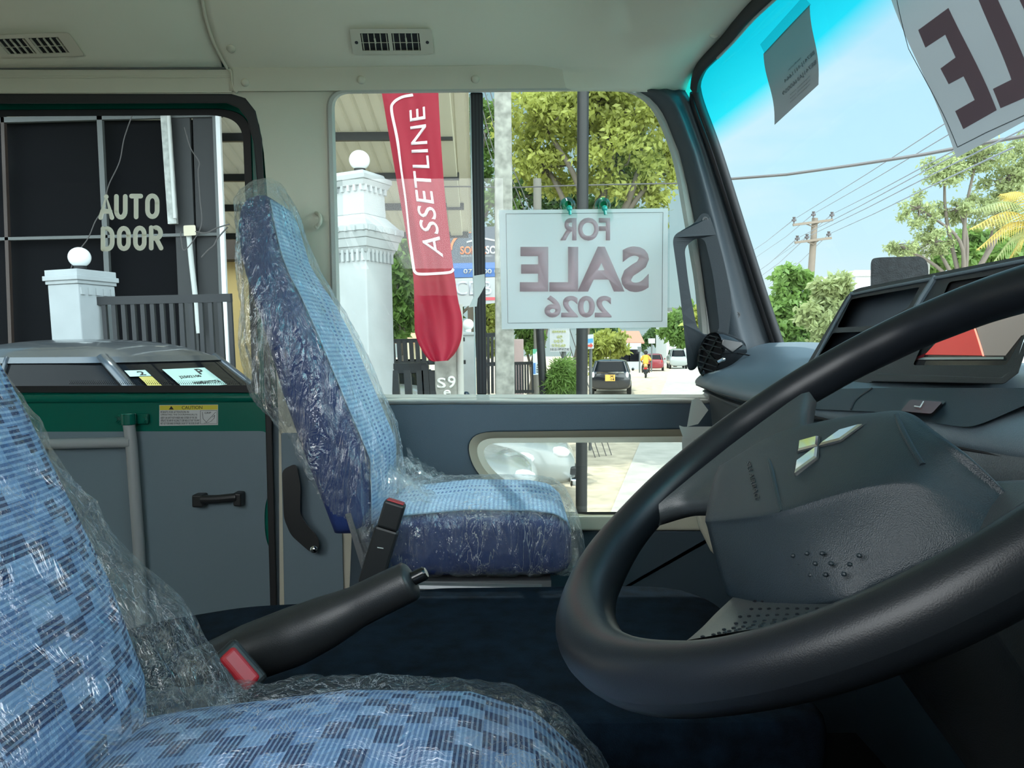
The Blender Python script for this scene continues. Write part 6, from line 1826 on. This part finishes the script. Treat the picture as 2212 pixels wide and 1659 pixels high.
# ---- power pole, wires
pp0 = base_of(1757, 560, 34, -1.9)
pwl = (G + Vector((.03, 0, 0))).normalized()
top_ = at(1760, 476, 34); base_ = top_ - pwl * ((top_.z - (CZ - 1.9)) / pwl.z)
pw = thing('power_pole', 'tall timber power pole with two crossarms beyond the windscreen', 'utility pole', base_)
PWD = mat('weathered pole', (.16, .13, .10), .9)
b = MB(); b.tube([base_, top_ + pwl * .1], [.19, .13], 12); b.build('pole', PWD, pw, smooth=True)
def arm(a, c, ins):
    b = MB(); b.bar(at(*a, 33.8), at(*c, 33.8), .10, .10); am = b.build('crossarm', PWD, pw)
    for px, py in ins:
        b = MB(); q = at(px, py, 33.8); b.lathe(q - G * .12, G, [(0, .03), (.1, .03), (.12, .10), (.2, .10), (.22, .05), (.3, .07)], 10); b.build('insulator', mat('insulator brown', (.06, .05, .05), .3), am, smooth=True)
    mid = at((a[0] + c[0]) / 2, (a[1] + c[1]) / 2 + 9, 33.9)
    b = MB(); b.bar(at(lerp(a[0], c[0], .3), lerp(a[1], c[1], .3), 33.8), mid, .04, .04); b.bar(at(lerp(a[0], c[0], .7), lerp(a[1], c[1], .7), 33.8), mid, .04, .04); b.build('brace', PWD, am)
arm((1713, 486), (1799, 475), [(1715, 478), (1757, 466), (1797, 467)])
arm((1717, 524), (1796, 514), [(1722, 518), (1743, 515), (1790, 509)])
LINEW = mat('power line', (.16, .18, .22), .6)
def wire(label, pts, r, m=LINEW):
    b = MB(); b.tube([at(px, py, y) for px, py, y in pts], r, 5)
    return tag(b.build('power_line', m), label, 'wire', 'power lines in the windscreen')
LN = ['thin power line', ]
for i, (a, c, nm) in enumerate((((1715, 474), (2030, 274), 'topmost thin power line climbing right from the upper crossarm'), ((1757, 462), (2040, 296), 'second thin power line from the top, climbing from the pole head'), ((1797, 463), (2010, 352), 'thin power line leaving the right end of the upper crossarm'), ((1722, 515), (2000, 368), 'thin power line leaving the left end of the lower crossarm'), ((1743, 512), (2000, 384), 'thin power line leaving the middle of the lower crossarm'), ((1790, 506), (1990, 412), 'lowest thin power line, leaving the right end of the lower crossarm'))):
    wire(nm, [(a[0], a[1], 33.8), (lerp(a[0], c[0], .5), lerp(a[1], c[1], .5) + 2, 21), (c[0], c[1], 15), (c[0] + (c[0] - a[0]), c[1] + (c[1] - a[1]), 9)], .012)
    wire('thin power line running down left from the power pole towards the windscreen pillar' , [(a[0], a[1], 33.8), (a[0] - 60, a[1] + 48 + i * 2, 60), (a[0] - 130, a[1] + 95 + i * 3, 100)], .02)
wire('thick dark telephone cable crossing the sky in the windscreen', [(1480, 390, 24), (1585, 386, 20), (1700, 377, 18.4), (1850, 356, 16.5), (2000, 333, 15), (2110, 312, 14), (2212, 294, 13), (2400, 262, 11)], .035, WIRE)
cable('dark service wire crossing behind the leafy tree above the sale sign', [(900, 405), (1000, 403), (1100, 405), (1230, 401), (1350, 398), (1470, 396)], 11.0, .010, WIRE)
for i, px in enumerate((1008, 1018, 1033, 1045)):
    cable(['steep stay wire left of the window bar', 'steep stay wire hidden by the window bar', 'steep stay wire nearest the concrete pole', 'steep stay wire passing behind the concrete pole'][i] + ', below the tree crown', [(px - 60, -60), (px + 12, 190), (px + 50, 330), (px + 105, 470), (px + 215, 800), (px + 285, 1010)], 13.3 + i * .1, .009, WIRE)
for px, hh_, nm in ((2002, 503, 'grey concrete post under the feathery tree, the taller of two'), (1976, 520, 'grey concrete post under the feathery tree, the shorter of two')):
    q = at(px, hh_, 21); b_ = base_of(px, hh_, 21, -1.9)
    b = MB(); b.obox((q + b_) / 2, (.09 if px > 1990 else .04, 0, 0), (0, .09, 0), (q - b_) / 2); tag(b.build('concrete_post', CONC), nm, 'post', 'concrete posts beyond the windscreen')

# ---- trees
BARK = mat('grey bark', (.12, .10, .08), .95, bump=.6, bscale=20)
BARK2 = mat('pale bark', (.28, .22, .16), .95)
LEAF = {'bright': mat('sunlit yellow green leaves', (.40, .43, .11), .55, trans=.55, var=.35, vscale=1.3), 'mid': mat('mid green leaves', (.17, .28, .07), .55, trans=.5, var=.35, vscale=1.3),
        'deep': mat('deep green leaves', (.08, .15, .045), .6, trans=.4, var=.3, vscale=1.3), 'pale': mat('pale olive leaves', (.31, .36, .16), .6, trans=.5, var=.3, vscale=1.3), 'gold': mat('golden fronds', (.52, .40, .10), .6, trans=.5, var=.2)}
def tree(name, label, foot, blobs, leaf, n, size, seed, trunk=.12, bark=BARK, twig=True, group='trees and bushes outside', hollow=.45, cat='tree', slim=.5):
    rnd = random.Random(seed)
    t = thing(name, label, cat, foot, group)
    tot = sum(r[0] * r[1] * r[2] for _, r in blobs)
    b = MB(); tips = []
    vs, fs = [], []
    for c, r in blobs:
        k = int(2.6 * n * r[0] * r[1] * r[2] / tot)
        cl = [Vector(c)] * 0
        sub = []
        for _ in range(max(5, k // 75)):     # leaves gather in sprays round twig ends
            d = Vector((rnd.gauss(0, 1), rnd.gauss(0, 1), rnd.gauss(0, 1))).normalized() * (hollow + (1 - hollow) * rnd.random())
            sub.append(Vector(c) + Vector((d.x * r[0], d.y * r[1], d.z * r[2])))
        tips.append((Vector(c), sub))
        for i in range(k):
            s0 = sub[rnd.randrange(len(sub))]
            p = s0 + Vector((rnd.gauss(0, .17) * r[0], rnd.gauss(0, .17) * r[1], rnd.gauss(0, .14) * r[2])) * .8
            a = Vector((rnd.gauss(0, 1), rnd.gauss(0, 1), rnd.gauss(0, 1) - .4)).normalized(); q = a.orthogonal().normalized()
            q.rotate(Matrix.Rotation(rnd.random() * 6.28, 3, a))
            L = size * rnd.uniform(.6, 1.3) * 1.12; w = L * slim
            o = len(vs)
            vs += [p, p + a * L * .45 + q * w * .5, p + a * L, p + a * L * .45 - q * w * .5]
            fs.append((o, o + 1, o + 2, o + 3))
    b.v, b.f = vs, fs
    b.build('foliage', LEAF[leaf], t, fix=False)
    b = MB()
    cen = sum((x[0] for x in tips), Vector()) / len(tips); low = min(x[0].z for x in tips)
    fork = Vector(foot).lerp(Vector((cen.x, cen.y, low)), .72)
    if trunk > .01: b.tube(spline([Vector(foot), Vector(foot).lerp(fork, .5) + Vector((trunk, 0, 0)), fork], 5), [trunk * lerp(1, .7, i / 10) for i in range(11)], 9)
    for c, sub in tips:
        if trunk > .01:
            m = fork.lerp(c, .5) + Vector((rnd.uniform(-.25, .25), rnd.uniform(-.25, .25), rnd.uniform(.0, .25))) * (c - fork).length * .6
            b.tube(spline([fork, m, c], 5), [trunk * lerp(.62, .22, i / 10) for i in range(11)], 7)
        if twig:
            for s0 in sub[:14]:
                m = c.lerp(s0, .5) + Vector((rnd.gauss(0, .1), rnd.gauss(0, .1), rnd.gauss(0, .1))) * (s0 - c).length
                b.tube(spline([c, m, s0], 3), [max(.006, trunk * .22 * lerp(1, .25, i / 6)) for i in range(7)], 5)
    if b.v: b.build('trunk', bark, t, smooth='all', fix=False)
    return t
def g0(px, y, zg_=-1.9):
    p = at(px, 700, y); return Vector((p.x, p.y, zg_ + CZ))
def blob(px, py, y, rx, rz_, ry=None): return (at(px, py, y), (rx * y / F_PX, (ry or rx) * y / F_PX, rz_ * y / F_PX))
tree('broadleaf_tree', 'big sunlit broadleaf tree filling the side window above the sale sign', g0(1200, 17), [blob(1160, 250, 17, 110, 80), blob(1290, 230, 17.5, 120, 90), blob(1390, 260, 17, 90, 80), blob(1330, 360, 17, 110, 70), blob(1180, 360, 17.5, 90, 60), blob(1420, 380, 17, 70, 80), blob(1250, 150, 17.5, 150, 60), blob(1400, 470, 17, 60, 60)], 'bright', 9500, .135, 1, .16, BARK, hollow=.4)
tree('broadleaf_tree', 'leafy tree showing between the red banner and the concrete pole', g0(1000, 19), [blob(985, 260, 19, 60, 70), blob(1015, 360, 19, 60, 60), blob(980, 440, 19, 60, 60), blob(1060, 440, 19, 60, 60), blob(1050, 280, 19, 50, 70)], 'mid', 3400, .13, 2, .12)
tree('broadleaf_tree', 'darker leafy tree low behind the top edge of the sale sign', g0(1130, 21), [blob(1120, 420, 21, 60, 45), blob(1230, 440, 21, 70, 50), blob(1320, 450, 21, 70, 50)], 'deep', 2000, .17, 3, .10)
tree('shrub', 'big leaved shrub between the tall pillar and the red banner', g0(868, 15), [blob(868, 560, 15, 34, 60), blob(875, 640, 15, 34, 50), blob(862, 690, 15, 28, 40)], 'mid', 1500, .20, 4, .06, cat='shrub')
tree('shrub', 'bright yellow green bush behind the railing near the window bar', g0(1050, 18), [blob(1056, 690, 18, 24, 40), blob(1050, 740, 18, 22, 30)], 'bright', 700, .12, 5, .04, cat='shrub')
tree('shrub', 'bright shrub behind the pale pink post', g0(1148, 17), [blob(1150, 735, 17, 24, 28), blob(1140, 690, 17, 30, 36)], 'mid', 900, .15, 6, .05, cat='shrub')
tree('shrub', 'feathery green bush at the foot of the notice board', g0(1213, 11.6), [blob(1216, 805, 11.6, 30, 32), blob(1200, 830, 11.6, 26, 34), blob(1228, 835, 11.6, 22, 34)], 'mid', 2600, .11, 7, .0, cat='shrub', slim=.16, hollow=.1, twig=False)
tree('shrub', 'yellow green bush left of the black hatchback', g0(1286, 36), [blob(1300, 745, 36, 34, 28), blob(1325, 735, 36, 30, 22), blob(1280, 775, 36, 22, 28), blob(1340, 752, 37, 20, 18)], 'bright', 2200, .24, 8, .05, cat='shrub')
tree('broadleaf_tree', 'green tree over the road beyond the white van', g0(1458, 78), [blob(1462, 700, 78, 26, 24), blob(1450, 722, 78, 24, 20), blob(1475, 730, 78, 20, 20), blob(1490, 690, 80, 30, 26)], 'mid', 2200, .62, 9, .2)
tree('broadleaf_tree', 'dark green tree in the distance above the distant queue of cars', g0(1360, 110), [blob(1345, 745, 110, 30, 12), blob(1385, 742, 110, 24, 12), blob(1300, 715, 110, 40, 14), blob(1420, 725, 110, 24, 18)], 'deep', 1500, .9, 10, .2)
tree('broadleaf_tree', 'bright tree seen through the gap of the grab handle', g0(1520, 40), [blob(1510, 690, 40, 24, 26), blob(1535, 670, 40, 24, 30), blob(1560, 650, 40, 26, 34)], 'bright', 1400, .35, 11, .1)
tree('broadleaf_tree', 'dense green tree left of the power pole beyond the windscreen', g0(1700, 30), [blob(1712, 600, 30, 44, 34), blob(1690, 660, 30, 44, 46), blob(1730, 680, 30, 50, 50), blob(1680, 730, 30, 46, 40), blob(1740, 745, 30, 60, 40)], 'mid', 5200, .26, 12, .14, hollow=.2)
tree('broadleaf_tree', 'dense green tree right of the power pole beyond the windscreen', g0(1800, 27), [blob(1800, 625, 27, 40, 34), blob(1785, 690, 27, 50, 46), blob(1830, 660, 27, 34, 40), blob(1800, 750, 27, 60, 40), blob(1850, 720, 27, 40, 50)], 'pale', 5200, .24, 13, .14, hollow=.2)
tree('feathery_tree', 'tall airy tree with thin branches at the right of the windscreen', g0(2090, 19), [blob(2040, 370, 19, 56, 40), blob(2110, 340, 19, 66, 36), blob(2180, 380, 19, 60, 46), blob(1985, 450, 19, 42, 40), blob(2070, 450, 19, 50, 34), blob(1940, 530, 19, 46, 24), blob(2150, 460, 19, 50, 40), blob(2020, 520, 19, 50, 34), blob(2240, 330, 19, 60, 50)], 'pale', 6500, .10, 14, .10, hollow=.3, slim=.4)
tree('shrub', 'olive undergrowth behind the dash pod below the airy tree', g0(2080, 22), [blob(2040, 560, 22, 60, 40), blob(2110, 540, 22, 60, 40), blob(1980, 580, 22, 50, 30), blob(2200, 540, 22, 60, 50)], 'mid', 2600, .22, 15, .08, cat='shrub')
tree('shrub', 'trees massed behind the yard fence beyond the concrete pole', g0(930, 24), [blob(900, 660, 24, 40, 60), blob(960, 650, 24, 40, 60), blob(1080, 640, 24, 50, 70)], 'deep', 2200, .28, 16, .1, cat='shrub')
# palm
pf = g0(2290, 15)
pl = thing('palm', 'golden feathery palm at the right edge of the windscreen', 'palm', pf, 'trees and bushes outside')
crown = at(2265, 500, 15)
b = MB(); b.tube([pf, crown], [.14, .10], 10); b.build('trunk', BARK2, pl, smooth=True)
rnd = random.Random(3)
for k, (px, py) in enumerate(((2095, 495), (2110, 540), (2160, 420), (2140, 575), (2210, 400), (2330, 420), (2400, 500), (2180, 560), (2100, 455))):
    tip = at(px, py, 15 + rnd.uniform(-.6, .6)); mid = crown.lerp(tip, .5) + Vector((0, 0, .35))
    P = spline([crown, mid, tip], 14)
    b = MB(); b.tube(P, .012, 5)
    for i in range(2, len(P) - 1):
        d = (P[i + 1] - P[i]).normalized(); sd = d.cross(Vector((0, 0, 1))).normalized()
        for sg_ in (-1, 1):
            L = .5 * math.sin(math.pi * min(1, (i + 3) / len(P))) + .1
            q = P[i] + (sd * sg_ * .7 + d * .5 - Vector((0, 0, .55))).normalized() * L
            b.add([P[i], P[i] + d * .035, q], [(0, 1, 2)])
    b.build('frond', LEAF['gold' if k in (0, 1, 2, 7) else 'pale'], pl, fix=False)

# ---- bus mirror outside the windscreen
mir = thing('outside_mirror', 'dusty black rounded mirror on the nose of the bus beyond the windscreen', 'mirror', at(1942, 612, 2.16))
b = MB(); b.slab(lambda px, py, off: at(px, py, 2.16 - off), rounded([(1881, 560), (1895, 556), (2004, 553), (2008, 640), (1880, 650)], [14, 20, 26, 10, 10], 6), [], .02, -.03)
b.build('housing', mat('dusty black plastic', (.008, .010, .011), .5, spec=.15, bump=.6, bscale=260, var=.5, vscale=60), mir, bevel=.012, seg=3)
b = MB(); b.tube(spline([at(1940, 630, 2.17), at(1935, 720, 2.15), at(1900, 820, 2.05), at(1880, 900, 1.95)], 6), .014, 10); b.build('stalk', BLKMET, mir, smooth=True)
